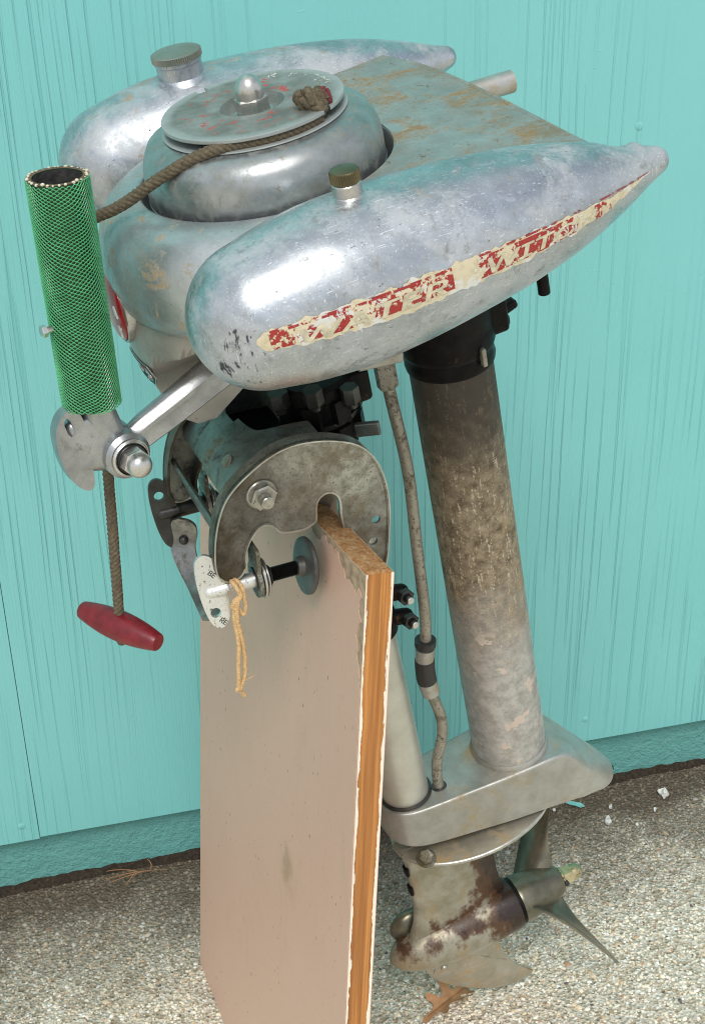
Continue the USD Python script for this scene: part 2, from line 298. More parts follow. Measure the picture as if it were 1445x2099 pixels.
def spline(pts, n=60):
    from scipy.interpolate import CubicSpline
    p = np.asarray(pts, float); s = np.r_[0, np.cumsum(np.linalg.norm(np.diff(p, axis=0), axis=1))]
    return CubicSpline(s, p)(np.linspace(0, s[-1], n))
def pframes(path):
    p = np.asarray(path, float); t = np.gradient(p, axis=0); t /= np.linalg.norm(t, axis=1)[:, None]
    u = np.cross(t[0], [0.3, 0.5, 0.81]); u /= np.linalg.norm(u); U = []
    for k in range(len(p)):
        u = u - t[k] * (u @ t[k]); u /= np.linalg.norm(u); U.append(u)
    U = np.array(U); return t, U, np.cross(t, U)
def tube(path, r, n=12, caps=True):
    p = np.asarray(path, float); t, U, V = pframes(p); r = np.broadcast_to(r, len(p))[:, None, None]
    a = np.linspace(0, 2 * PI, n, endpoint=False)
    return grid(p[:, None] + r * (U[:, None] * np.cos(a)[None, :, None] + V[:, None] * np.sin(a)[None, :, None]), True, caps)
def rope(path, r, strands=3, pitch=.012, n=7, seed=1):
    """Strands laid round one another along the path."""
    p = np.asarray(path, float); s = np.r_[0, np.cumsum(np.linalg.norm(np.diff(p, axis=0), axis=1))]
    N = max(8, int(s[-1] / pitch * 9)); q = np.stack([np.interp(np.linspace(0, s[-1], N), s, p[:, k]) for k in range(3)], 1)
    ss = np.linspace(0, s[-1], N); t, U, V = pframes(q); out = []
    for k in range(strands):
        ph = 2 * PI * (ss / pitch + k / strands)[:, None]
        out.append(tube(q + r * .5 * (U * np.cos(ph) + V * np.sin(ph)), r * (.60 if strands == 3 else .52), n))
    return cat(out)
def cyl(p0, p1, r, n=32, ch=None, r1=None):
    """Cylinder (or cone) with chamfered rims."""
    p0, p1 = np.array(p0, float), np.array(p1, float); L = np.linalg.norm(p1 - p0); r1 = r if r1 is None else r1; c = min(r, r1) * .12 if ch is None else ch
    return revolve([(0, 0), (r - c, 0), (r, c), (r1, L - c), (r1 - c, L), (0, L)], n, frame(p1 - p0), p0)
def extr(poly, h, R3=np.eye(3), t=(0, 0, 0)):
    return place(cat([trimesh.creation.extrude_polygon(g, h, engine='earcut') for g in getattr(poly, 'geoms', [poly])]), R3, t)
def hexa(p0, p1, r, n=6, ch=.15):
    return revolve([(0, 0), (r, 0), (r, (1 - ch) * np.linalg.norm(np.subtract(p1, p0))), (r * .86, np.linalg.norm(np.subtract(p1, p0))), (0, np.linalg.norm(np.subtract(p1, p0)))], n, frame(np.subtract(p1, p0)), p0)
def acorn(p0, d, r, h):
    """Hexagon nut with a domed cap."""
    F = frame(d); hx = revolve([(0, 0), (r, 0), (r * 1.02, h * .05), (r, h * .42), (r * .9, h * .46), (0, h * .46)], 6, F, p0)
    a = np.linspace(0, PI / 2, 10); dome_ = [(r * .84, h * .42), (r * .84, h * .6)] + [(r * .84 * math.cos(x), h * .6 + h * .4 * math.sin(x)) for x in a[1:]]
    return cat([hx, revolve([(0, h * .42)] + dome_, 32, F, p0)])
def rbox(size, r, R3=np.eye(3), t=(0, 0, 0), seg=3):
    sx, sy, sz = (np.array(size) / 2 - r); pts = []
    s = trimesh.creation.icosphere(2, r)
    V = np.concatenate([s.vertices + [a * sx, b * sy, c * sz] for a in (-1, 1) for b in (-1, 1) for c in (-1, 1)])
    return place(trimesh.convex.convex_hull(V), R3, t)
def hull_of(spheres):
    return trimesh.convex.convex_hull(np.concatenate([trimesh.creation.icosphere(2, r).vertices + np.array(c) for c, r in spheres]))
def subdiv(m, edge):
    v, f = trimesh.remesh.subdivide_to_size(m.vertices, m.faces, edge, max_iter=14); m = trimesh.Trimesh(v, f, process=False); m.merge_vertices(); return m
def mfd(m): return m3.Manifold(m3.Mesh(np.asarray(m.vertices, np.float32), np.asarray(m.faces, np.uint32)))
def fromm(M): a = M.to_mesh(); return trimesh.Trimesh(a.vert_properties[:, :3], a.tri_verts, process=False)
def poly_smooth(pts, k=1):
    """Chaikin corner cutting on a closed outline."""
    p = np.asarray(pts, float)
    for _ in range(k):
        q = np.roll(p, -1, 0); p = np.stack([.75 * p + .25 * q, .25 * p + .75 * q], 1).reshape(-1, 2)
    return Polygon(p)
XZ = np.array([[1, 0, 0], [0, 0, -1], [0, 1, 0]], float)     # extrusion of an (x, z) outline along -y
def xz(poly, y0, y1):                                          # from y0 (far) to y1 (near), y1 < y0
    return extr(poly, y0 - y1, XZ, (0, y0, 0))
# ================================================================ wall and ground
def siding_mat():
    g = G(); p = g.add('geometry', 'position'); s = g.add('separate_xyz', None, vector=p)
    w1 = g.noise(g.map(p, scale=(4.0, 0, .7), loc=(3.3, 0, 1.7)), 1, 2, .5); w2 = g.noise(g.map(p, scale=(26, 0, 5)), 1, 2, .5)
    x = g.math('add', f'{s}.x', g.math('add', g.math('multiply', w1, .035), g.math('multiply', w2, .004)))
    v = g.add('combine_xyz', 'vector', x=g.math('multiply', x, 250.0), y=0.0, z=g.math('multiply', f'{s}.z', 2.2))
    ln = g.noise(v, 1, 1.5, .45)
    groove = g.ramp(ln, [(.35, 1), (.43, 0)])
    v2 = g.add('combine_xyz', 'vector', x=g.math('multiply', x, 560.0), y=0.0, z=g.math('multiply', f'{s}.z', 3.0)); l2 = g.noise(v2, 1, 1.5, .5)
    region = g.ramp(g.noise(g.map(p, scale=(3.1, 0, .9), loc=(.35, 0, .2)), 1, 3, .55), [(.40, .04), (.58, 1)])
    gr = g.math('multiply', groove, region)
    dash = g.ramp(g.noise(g.map(p, scale=(55, 0, 190)), 1, 2, .5), [(.66, 0), (.74, 1)])
    dash = g.math('multiply', dash, g.math('multiply', g.math('subtract', 1.0, region), g.ramp(g.noise(g.map(p, scale=(9, 0, 5)), 1, 2), [(.5, 0), (.65, 1)])))
    fine = g.noise(p, 900, 3, .6)
    h = g.math('add', g.math('multiply_add', l2, g.math('multiply_add', region, .35, .2), g.math('multiply', gr, -.85)), g.math('add', g.math('multiply', dash, .5), g.math('multiply', fine, .12)))
    tone = g.noise(p, 5, 4, .6)
    c = g.mix(tone, (.165, .475, .465), (.20, .53, .525))
    c = g.mix(g.math('multiply', gr, .24), c, (.05, .31, .31))
    return g.done('turquoise_siding', base_color=c, roughness=.42, normal=g.bump(h, .00095, 1.0))
def foundation_mat():
    g = G(); p = g.add('geometry', 'position'); n1, n2 = g.noise(p, 130, 5, .65), g.noise(p, 22, 4, .6)
    c = g.mix(n2, (.10, .33, .31), (.16, .42, .39))
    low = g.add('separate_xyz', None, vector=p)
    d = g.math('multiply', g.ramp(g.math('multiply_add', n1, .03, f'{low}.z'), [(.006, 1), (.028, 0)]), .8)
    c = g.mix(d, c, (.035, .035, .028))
    return g.done('painted_rough_foundation', base_color=c, roughness=.7, normal=g.bump(n1, .006, 1.0))
def ground_mat(name, cols, bump=.004):
    g = G(); p = g.add('geometry', 'position'); s = g.add('separate_xyz', None, vector=p)
    wn = g.vor(p, 260, 'color'); ws = g.add('separate_color', None, color=wn)
    c = g.ramp(f'{ws}.r', cols)
    n = g.noise(p, 9, 6, .65); fine = g.noise(p, 500, 4, .7)
    c = g.mix(g.ramp(fine, [(.30, .30), (.5, 0)]), c, (.25, .19, .12))
    dirt = g.ramp(g.math('add', g.math('multiply', n, .34), f'{s}.y'), [(.96, 0), (1.0, 0), (1.30, .70), (1.44, .97)]) if False else g.ramp(g.math('subtract', g.math('add', g.math('multiply', n, .24), f'{s}.y'), 1.07), [(.17, 0), (.30, .6), (.40, .95)])
    c = g.mix(dirt, c, (.085, .062, .038))
    return g.done(name, base_color=c, roughness=.9, normal=g.bump(g.math('add', g.vor(p, 260), g.math('multiply', fine, .5)), bump, 1.0))
M_SIDING, M_FOUND = siding_mat(), foundation_mat()
M_GROUND = ground_mat('exposed_aggregate', [(0, (.40, .33, .23)), (.3, (.60, .52, .40)), (.6, (.76, .70, .57)), (.85, (.86, .82, .72)), (1, (.66, .55, .41))])
WALL_Y, FOUND_Y, SID_Z = 1.375, 1.396, .093
g_ = trimesh.Trimesh([[-40, -60, 0], [40, -60, 0], [40, 8, 0], [-40, 8, 0]], [[0, 1, 2], [0, 2, 3]], process=False)
meta(part(None, 'ground', g_, M_GROUND, smooth=False), kind='structure')

wall = thing('house_wall', 'turquoise painted wood siding wall above a rough painted concrete footing', 'wall')
xs = [-3.73, -2.505, -1.286, -.0665, 1.1545, 2.374, 3.595, 4.8]
for k in range(len(xs) - 1):
    z0 = SID_Z + (-.0025 if k == 2 else 0.0)
    m = trimesh.creation.box([xs[k + 1] - xs[k] - .0008, .012, 2.6]); m.apply_translation([(xs[k] + xs[k + 1]) / 2, WALL_Y + .006, z0 + 1.3])
    pn = part(wall, 'siding_panel', m, M_SIDING, smooth=False)
    if k in (2, 3):
        nails = [(-.0448, .120), (-.0861, .114), (-.17, .118), (-.30, .112)] if k == 2 else [(.653, .129), (.6648, .906), (.30, .118), (.95, .122)]
        nails = [(x, z) for x, z in nails if (x < -.0665) == (k == 2)]
        for x, z in nails:
            part(pn, 'nail_head', place(revolve([(0, .0013), (.0035, .0010), (.0046, .0002), (.0046, -.004), (0, -.004)], 18), frame([0, -1, 0]), (x, WALL_Y, z)), M_SIDING, smooth=50)
for (x, z) in [(-.0448, .120)]:
    pass
fm = trimesh.creation.box([8.5, .3, .34]); fm.apply_translation([.5, FOUND_Y + .15, .04]); 
part(wall, 'footing', fm, M_FOUND, smooth=False)
bk = trimesh.creation.box([8.5, .10, 2.5]); bk.apply_translation([.5, WALL_Y + .013 + .05, SID_Z + 1.36])
part(wall, 'sheathing', bk, M_SIDING, smooth=False)

# pebbles of the exposed aggregate, half sunk in the paving
def pebble_mat(name, col):
    g = G(); p = g.add('geometry', 'position'); s = g.add('separate_xyz', None, vector=p)
    n = g.noise(p, 9, 6, .65); nn = g.noise(p, 700, 3, .6)
    dirt = g.ramp(g.math('subtract', g.math('add', g.math('multiply', n, .24), f'{s}.y'), 1.07), [(.17, 0), (.30, .5), (.40, .9)])
    c = g.mix(dirt, g.mix(nn, tuple(x * .8 for x in col), tuple(min(1, x * 1.15) for x in col)), (.095, .07, .043))
    return g.done(name, base_color=c, roughness=.75)
peb = UsdGeom.PointInstancer.Define(stage, '/World/aggregate_pebbles')
meta(peb, 'small light and brown pebbles showing in the concrete paving', 'pebbles', kind='stuff')
pc = [(.90, .84, .72), (.86, .77, .60), (.76, .63, .45), (.58, .44, .28), (.52, .47, .39), (.12, .115, .11), (.52, .30, .19), (.92, .90, .85), (.42, .46, .40)]
protos = []
for k, c in enumerate(pc):
    s = trimesh.creation.icosphere(1, 1.0); v = s.vertices * (1 + .45 * (meshkit.noise(s.vertices * 1.7 + k * 9, k) - .5)[:, None]); v = v * [1.1, .85, .62]
    pm = usdkit.mesh(stage, f'/World/aggregate_pebbles/pebble_{k:03d}', (v, s.faces), pebble_mat(f'pebble_{k}', c), smooth=True); protos.append(pm.GetPath())
NP = 50000
P = np.stack([RNG.uniform(-.36, 1.05, NP), RNG.uniform(.62, 1.40, NP), np.zeros(NP)], 1)
rad = np.clip(RNG.lognormal(math.log(.00150), .34, NP), .0008, .0046); P[:, 2] = -rad * RNG.uniform(.1, .5, NP)
q = Ro.from_euler('zxy', np.stack([RNG.uniform(0, 2 * PI, NP), RNG.normal(0, .25, NP), RNG.normal(0, .25, NP)], 1)).as_quat()
peb.CreatePrototypesRel().SetTargets(protos)
peb.CreateProtoIndicesAttr(Vt.IntArray.FromNumpy(RNG.choice(len(pc), NP, p=[.2, .22, .17, .12, .06, .03, .04, .14, .02]).astype(np.int32)))
peb.CreatePositionsAttr(Vt.Vec3fArray.FromNumpy(P.astype(np.float32)))
peb.CreateScalesAttr(Vt.Vec3fArray.FromNumpy(np.repeat(rad[:, None], 3, 1).astype(np.float32)))
peb.CreateOrientationsAttr(Vt.QuathArray([Gf.Quath(float(w), float(x), float(y), float(z)) for x, y, z, w in q]))

# line of dark soil against the footing
nx, ny = 420, 16
X_, T_ = np.meshgrid(np.linspace(-.9, 1.6, nx), np.linspace(0, 1, ny))
wd = .003 + .018 * meshkit.fbm(np.stack([X_ * 9, X_ * 0, X_ * 0], -1), 4, 3)
Y_ = FOUND_Y + .002 - wd * T_
Z_ = (.004 + .012 * meshkit.fbm(np.stack([X_ * 14, T_ * 0, X_ * 0 + 4], -1), 3, 5)) * (1 - T_ ** 1.5) + .007 * (meshkit.fbm(np.stack([X_ * 120, Y_ * 120, X_ * 0], -1), 3, 9) - .45) - .0015 * T_
sm = grid(np.stack([X_, Y_, Z_], -1), wrap=False)
def soil_mat():
    g = G(); p = g.add('geometry', 'position'); n = g.noise(p, 220, 6, .7)
    return g.done('dark_soil', base_color=g.ramp(n, [(.3, (.012, .010, .007)), (.55, (.045, .033, .02)), (.75, (.11, .085, .055))]), roughness=1.0, normal=g.bump(n, .005, 1.0))
M_SOIL = soil_mat()
meta(part(None, 'soil', sm, M_SOIL, smooth=True), 'dark crumbly soil lying along the foot of the turquoise wall', 'soil', kind='stuff')

# ================================================================ board that carries the motor
BS = 1.013
BX, BY, BZ = np.array([.98852704, .12211188, -.08889865]), np.array([-.12814143, .98958432, -.06559456]), np.array([.07996283, .0762336, .99387846])
BZ = unit(BZ); BX = unit(BX - BZ * (BX @ BZ)); BY = np.cross(BZ, BX)
B0 = np.array([.19587763, .91369846, -.52230126]) * BS + EYE
BT = .0218
def wood_mat():
    g = G(); p = g.pos(); s = g.add('separate_xyz', None, vector=p)
    gr = g.noise(g.map(p, scale=(420, 200, 9), rotation=(0, .02, 0)), 1, 4, .6); rings = g.noise(g.map(p, scale=(150, 60, 2.2)), 1, 2, .5); fine = g.noise(p, 900, 3, .7)
    c = g.mix(g.ramp(gr, [(.3, 0), (.62, 1)]), (.30, .115, .025), (.54, .235, .06)); c = g.mix(g.ramp(rings, [(.42, .5), (.5, 0)]), c, (.24, .085, .02))
    edge = g.math('minimum', g.math('subtract', f'{s}.x', 0.0), g.math('subtract', BT, f'{s}.x'))
    n = g.noise(g.map(p, scale=(140, 140, 26)), 1, 5, .7)
    low = g.ramp(g.math('multiply', f'{s}.z', -1.0), [(.30, 0), (.45, .10), (.53, .19)])
    lowb = g.ramp(g.math('subtract', f'{s}.x', .012), [(0, 0), (.01, .05)])
    m = g.math('add', g.math('add', n, g.math('multiply', g.ramp(edge, [(0, .46), (.0012, .12), (.0022, 0)]), 1.0)), g.math('add', low, lowb))
    m = g.ramp(m, [(.735, 0), (.76, 1)])
    c = g.mix(m, c, (.80, .70, .58))
    return g.done('raw_orange_wood', base_color=c, roughness=.75, normal=g.bump(g.math('add', g.math('multiply', gr, .6), g.math('add', g.math('multiply', fine, .4), g.math('multiply', m, .6))), .0009, 1.0))
def endgrain_mat():
    g = G(); p = g.pos()
    a = g.noise(g.map(p, scale=(380, 260, 300), rotation=(0, 0, .6)), 1, 5, .7); b = g.noise(p, 90, 4, .6)
    c = g.ramp(g.math('multiply_add', b, .4, g.math('multiply', a, .6)), [(.30, (.20, .09, .03)), (.46, (.44, .21, .07)), (.60, (.62, .40, .20)), (.70, (.80, .66, .48))])
    return g.done('rough_end_grain', base_color=c, roughness=.9, normal=g.bump(a, .003, 1.0))
def beige_mat():
    g = G(); p = g.pos()
    n, st = g.noise(p, 7, 5, .6), g.noise(g.map(p, scale=(30, 26, 7)), 1, 7, .75)
    c = g.mix(n, (.525, .330, .245), (.58, .378, .288)); c = g.mix(g.ramp(st, [(.54, 0), (.80, .30)]), c, (.36, .25, .17))
    spots = g.ramp(g.noise(g.map(p, scale=(1, 260, 105), rotation=(.5, 0, 0)), 1, 1, .5), [(.735, 0), (.76, 1)])
    dn = g.ramp(g.noise(p, 8, 3, .6), [(.36, .2), (.5, 1)])
    c = g.mix(g.math('multiply', spots, dn), c, (.17, .08, .03))
    e = g.add('separate_xyz', None, vector=p)
    ey, ez = g.math('multiply', g.math('subtract', f'{e}.y', .047), 60.0), g.math('multiply', g.math('add', f'{e}.z', .327), 34.0)
    el = g.math('sqrt', g.math('add', g.math('multiply', ey, ey), g.math('multiply', ez, ez)))
    sp = g.math('multiply', g.ramp(g.math('multiply_add', g.noise(p, 55, 6, .75), .9, g.math('multiply', el, .4)), [(.60, 1), (.86, 0)]), .6)
    c = g.mix(sp, c, (.30, .20, .11))
    return g.done('beige_pink_paint', base_color=c, roughness=.5, normal=g.bump(g.noise(p, 260, 4, .6), .0004, .8))
M_WOOD, M_END, M_BEIGE = wood_mat(), endgrain_mat(), beige_mat()
M_PRIMER = simple('scuffed_primer', (.36, .27, .18), .7, var=.4, scale=120, bump=.0006)
board = thing('mounting_board', 'upright beige painted wooden board with raw orange edges holding the motor clamp', 'board', np.stack([BX, BY, BZ], 1), B0)
yz = lambda pts: [(y * BS, z * BS) for y, z in pts]
front = Polygon(yz([(.3328, .0315), (.3328, -.6574), (-.1035, -.6860), (-.0985, .0305)]))
YZ = np.array([[0, 0, 1], [1, 0, 0], [0, 1, 0]], float)       # outline (y, z) extruded along +x
part(board, 'core', extr(front, BT, YZ), M_WOOD, smooth=False)
top_c = Polygon(yz([(.3328, .0315), (-.0985, .0305), (-.0985, .0311), (.3328, .0321)]))
tx, ty = np.meshgrid(np.linspace(.0002, BT - .0002, 14), np.linspace(-.0983 * BS, .3325 * BS, 260), indexing='ij')
tz = .0312 * BS + .0014 * meshkit.fbm(np.stack([tx * 500, ty * 300, tx * 0], -1), 4, 2) + .0004
tz[0], tz[-1] = .0306 * BS, .0306 * BS; tz[:, 0] = .030 * BS; tz[:, -1] = .030 * BS
part(board, 'end_grain', grid(np.stack([tx, ty, tz], -1)[::-1], wrap=False), M_END, smooth=True)
def ragged(a, b, amp, n, seed):
    t = np.linspace(0, 1, n); q = np.array(a) + (np.array(b) - a) * t[:, None]
    d = np.array([b[1] - a[1], a[0] - b[0]]); d = d / np.linalg.norm(d)
    return q + d * (amp(t) if callable(amp) else amp)[:, None] * meshkit.fbm(np.stack([t * n / 4, t * 0 + seed, t * 0], -1), 3, seed)[:, None]
c0, c1 = np.array([-.0985, .0305]) * BS, np.array([-.1035, -.6860]) * BS
right = ragged(c0, c1, lambda t: -(.0006 + .022 * np.clip(1 - t / .13, 0, 1) ** .5), 300, 4)
topl = ragged(np.array([.3328, .0315]) * BS, c0, lambda t: -(.0008 + .028 * np.clip((t - .66) / .3, 0, 1) ** .7), 160, 8)
pts = [tuple(np.array([.3328, -.6574]) * BS)] + [tuple(x) for x in topl[:-6]] + [tuple(x) for x in right[6:]]
if front.exterior.is_ccw: pass
pp = Polygon(pts).buffer(0); pp = pp.intersection(front)
part(board, 'primer_layer', extr(front, .0003, YZ, (-.0003, 0, 0)), M_PRIMER, smooth=False)
part(board, 'paint_layer', extr(pp, .0005, YZ, (-.0008, 0, 0)), M_BEIGE, smooth=False)
part(board, 'back_paint', extr(front.buffer(-.0004), .0005, YZ, (BT, 0, 0)), M_BEIGE, smooth=False)
# ================================================================ the outboard motor (x to the rear, y to the far side, z up its own shaft)
MM = Ro.from_rotvec([-.9603, .0367, .4661]).as_matrix(); MO = np.array([.128, -.1014, -1.27])
MR, MT = RW.T @ MM, RW.T @ MO + EYE
motor = thing('outboard_motor', 'vintage aluminium outboard motor with two torpedo fuel tanks clamped on the beige board', 'outboard motor', MR, MT)
m2w = lambda p: MR @ np.asarray(p, float) + MT
w2m = lambda p: MR.T @ (np.asarray(p, float) - MT)
CX = -.116                                                    # crankshaft axis

# ---- the two torpedo tanks
TT = np.linspace(0, 1, 13); TR = [.0456, .0512, .0539, .054, .0528, .0508, .0484, .0452, .0406, .0346, .027, .018, .0087]
def tank_frame(sg):
    p0, p1 = np.array([-.187, sg * .1642, .4639]), np.array([.1011, sg * .1534, .4661]); a = unit(p1 - p0)
    e2 = unit(np.array([0, 0, 1]) - a * a[2]); e1 = np.cross(a, e2) * (1 if sg < 0 else -1)
    return p0, a, e1, e2, np.linalg.norm(p1 - p0)
_t = np.linspace(0, 1, 300); _R = np.interp(_t, TT, TR); TL = .28831
_R = np.convolve(np.pad(_R, 20, mode='edge'), np.ones(41) / 41, 'valid') * .5 + _R * .5
def rprof(s): s = np.atleast_1d(s); return np.sqrt(np.maximum((_R ** 2 - (s[:, None] - _t * TL) ** 2).max(1), 0))
S0, S1 = -_R[0], TL + _R[-1]
def on_tank(sg, s, ph, h=0.0):
    """Point on the tank: s along it, ph from the outer side upwards, h proud of it."""
    p0, a, e1, e2, L = tank_frame(sg); s = np.asarray(s, float); r = rprof(s.ravel()).reshape(s.shape)
    r = r + dent(sg, s, ph) + h
    return p0 + s[..., None] * a + r[..., None] * (np.cos(ph)[..., None] * e1 + np.sin(ph)[..., None] * e2)
def dent(sg, s, ph):
    if sg > 0: return .0003 * (meshkit.fbm(np.stack([s * 30, np.cos(ph) * 2, np.sin(ph) * 2], -1), 2, 5) - .5)
    g2 = lambda s0, p0, ws, wp: np.exp(-((s - s0) / ws) ** 2 - ((ph - p0) / wp) ** 2)
    d = -.0016 * g2(.1045, math.radians(19), .008, .11) + .0005 * g2(.108, math.radians(13), .004, .06)
    d = d - .0022 * g2(.262, math.radians(100), .012, .5) + .0030 * g2(.2745, math.radians(95), .005, .4)
    return d + .0005 * (meshkit.fbm(np.stack([s * 28, np.cos(ph) * 2, np.sin(ph) * 2], -1), 2, 9) - .5) + .0012 * g2(.255, math.radians(80), .02, .5) * (meshkit.fbm(np.stack([s * 300, ph * 9, s * 0], -1), 2, 3) - .5)
def tank_mesh(sg):
    x = np.linspace(0, PI, 150); s = S0 + (S1 - S0) * (1 - np.cos(x)) / 2; ph = np.linspace(0, 2 * PI, 120, endpoint=False)
    s2, p2 = np.meshgrid(s[1:-1], ph, indexing='ij'); V = on_tank(sg, s2, p2)
    return grid(V if sg < 0 else V[:, ::-1], True, True)
tk = part(motor, 'fuel_tank', tank_mesh(-1), M_TANK, smooth=True, label='near torpedo tank with worn red and cream lettering')
tk2 = part(motor, 'fuel_tank', tank_mesh(1), M_TANKF, smooth=True, label='far torpedo tank beside the wall')
def tank_wrap(m, sg, h0=0.0):
    v = m.vertices.copy(); m = m.copy(); m.vertices = on_tank(sg, v[:, 0], v[:, 1], v[:, 2] + h0); return m
# transfer on the near tank: cream stripe and red letters, in (s, angle)
def stripe(s0, s1, up, lo, n, seed, wob):
    s = np.linspace(s0, s1, n); t = (s - s0) / (s1 - s0); w = lambda k: wob * (meshkit.fbm(np.stack([t * n * .22, t * 0 + k, t * 0], -1), 3, seed + k) - .5)
    tap = np.sqrt(1 - np.clip(1 - t / .035, 0, 1) ** 2) * np.clip((1 - t) / .25, 0, 1) ** .35
    mid = (up(t) + lo(t)) / 2; U = mid + (up(t) - mid) * tap + w(1); Lw = mid + (lo(t) - mid) * tap + w(2)
    return np.stack([np.stack([s, Lw * .0 + Lw, s * 0], -1), np.stack([s, U, s * 0], -1)], 0)
dg = math.radians
up_ = lambda t: np.interp(t, [0, .1, .3, .6, .85, 1], [dg(15), dg(15.5), dg(13.5), dg(11.5), dg(8.5), dg(11)])
lo_ = lambda t: np.interp(t, [0, .1, .3, .6, .85, 1], [dg(0), dg(-3), dg(-6), dg(-9), dg(-9), dg(6)])
Q = stripe(-.0195, .277, up_, lo_, 260, 3, .10)
rows = np.linspace(0, 1, 10)[:, None, None]; V = Q[0] * (1 - rows) + Q[1] * rows; V[..., 2] = .0003
dv = on_tank(-1, V[..., 0], V[..., 1], V[..., 2])
part(tk, 'cream_transfer', grid(dv, wrap=False), M_DECAL, smooth=True)
def word(txt, s0, s1, ph0, dph, seed):
    m = meshkit.text_mesh(txt, 1.0, .02, bold=True); v = m.vertices; v[:, 0] -= v[:, 0].min(); w = v[:, 0].max()
    m = trimesh.Trimesh(v, m.faces, process=True); m = subdiv(m, .12); v = m.vertices.copy(); v[:, 0] += v[:, 1] * .18; u = v[:, 0] / w
    m.vertices = np.stack([s0 + (s1 - s0) * u, ph0 - dg(2) * u + (v[:, 1] - .5) * dph, .00045 + .0002 * (v[:, 2] > .01)], 1); return tank_wrap(m, -1)
def redband(s0, s1, a0, a1):
    s_, p_ = np.meshgrid(np.linspace(s0, s1, 70), np.linspace(0, 1, 10), indexing='ij'); ph = dg(a0) + (dg(a1) - dg(a0)) * p_ - dg(2.6) * (s_ - .0) * 10
    return grid(on_tank(-1, s_, ph, np.full(s_.shape, .00042)), wrap=False)
part(tk, 'red_ground', redband(-.012, .106, -1.0, 14.0), M_REDBAND, smooth=True)
part(tk, 'red_ground', redband(.124, .236, -2.5, 13.0), M_REDBAND, smooth=True)
part(tk, 'red_lettering', word('WATER', .002, .100, dg(3.0), dg(9.5), 1), M_CREAM, smooth=False)
part(tk, 'red_lettering', word('WITCH', .128, .216, dg(.5), dg(10), 2), M_CREAM, smooth=False)
V = np.stack([np.stack([np.linspace(.0, .1, 60), np.full(60, dg(x)), np.full(60, .0006)], -1) for x in (11.2, 12.8)], 0)
V[..., 1] -= dg(1.6) * V[..., 0] * 10
V2 = V.copy(); V2[..., 0] = np.linspace(.126, .272, 60); V2[..., 1] -= dg(1.2)
part(tk, 'red_rule', grid(on_tank(-1, V[..., 0], V[..., 1], V[..., 2]), wrap=False), M_REDLET, smooth=False)
part(tk, 'red_rule', grid(on_tank(-1, V2[..., 0], V2[..., 1], V2[..., 2]), wrap=False), M_REDLET, smooth=False)
# dark rubber scuffs on the nose of the near tank
def scuff_mat():
    g = G(); p = g.pos(); f = g.ramp(g.math('multiply_add', g.noise(g.map(p, scale=(260, 320, 90), rotation=(0, .5, 0)), 1, 4, .7), .55, g.math('multiply', g.noise(p, 60, 3, .6), .45)), [(.55, 1), (.60, 0)])
    b = g.add('principled_bsdf', 'BSDF', base_color=(.035, .04, .05), roughness=.7); t = g.add('transparent_bsdf', 'BSDF')
    return usdkit.material(stage, '/World/Looks/rubber_scuffs', g.n, g.l, surface=g.add('mix_closure', 'closure', fac=f, closure1=b, closure2=t))
M_SCUFF = scuff_mat()
ss, pp_ = np.meshgrid(np.linspace(-.041, -.020, 24), np.linspace(dg(-38), dg(24), 30), indexing='ij')
part(tk, 'scuff_mark', grid(on_tank(-1, ss, pp_, np.full(ss.shape, .0003)), wrap=False), M_SCUFF, smooth=True)
# fillers
def knurl(r, h, n, R3, t, depth=.05, dome_=.0):
    a = np.linspace(0, 2 * PI, n * 2, endpoint=False); k = np.where(np.arange(n * 2) % 2, 1 - depth, 1.0)
    rows = [(.0, 0), (.93, 0), (1, .08), (1, .88), (.92, 1.0), (.6, 1 + dome_), (0, 1 + dome_ * 1.6)]
    V = np.stack([np.stack([q * r * np.cos(a) * (k if 0 < i_ < 4 and q == 1 else 1), q * r * np.sin(a) * (k if q == 1 else 1), np.full(n * 2, z * h)], -1) for i_, (q, z) in enumerate(rows)], 0)
    return place(grid(V, True), R3, t)
I3 = np.eye(3)
fy = -.1615
part(tk, 'filler_neck', revolve([(.0120, -.002), (.0104, .0008), (.0092, .0020), (.0090, .0088), (.0084, .0095), (0, .0095)], 40, I3, (-.1168, fy, .5165)), M_STEEL)
part(tk, 'filler_cap', knurl(.0093, .0078, 44, I3, (-.1168, fy, .5262), .05, .10), M_BRASS)
part(tk2, 'filler_neck', revolve([(.0225, -.001), (.0198, .002), (.0182, .004), (.0180, .0135), (.0188, .0145), (.0188, .0170), (0, .0170)], 48, I3, (-.121, .1585, .5125)), M_TANKF)
part(tk2, 'filler_cap', knurl(.0199, .0060, 70, I3, (-.121, .1585, .5292), .035, .10), M_CAPGREY)

# ---- shroud: bowl round the flywheel, with the deck plate reaching back between the tanks
bowl = [(.0905, .440), (.0905, .4868), (.0915, .4884), (.0935, .4890), (.101, .4886), (.110, .4866), (.1175, .4815), (.1235, .4735), (.1275, .4630), (.1298, .4510), (.1302, .4410), (.1290, .4300), (.1268, .4225), (.1235, .4175), (.1200, .4165), (.1120, .4200), (.108, .440)]
a = np.linspace(0, 2 * PI, 128, endpoint=False); bp_ = np.array(bowl + [bowl[0]])
V = np.stack([CX + bp_[:, :1] * np.cos(a), bp_[:, :1] * np.sin(a), np.repeat(bp_[:, 1:], 128, 1)], -1)
bowl_m = grid(V[::-1], True)
dk = Polygon([(CX - .02, -.125), (CX - .006, -.15), (.03, -.152), (.0590, -.1490), (.0605, -.10), (.0612, -.04), (.0600, .03), (.0560, .085), (.050, .115), (.03, .152), (CX - .006, .15), (CX - .02, .125)]).difference(Point(CX, 0).buffer(.0913, 96))
deck = subdiv(extr(dk, .0062, I3, (0, 0, .4830)), .008)
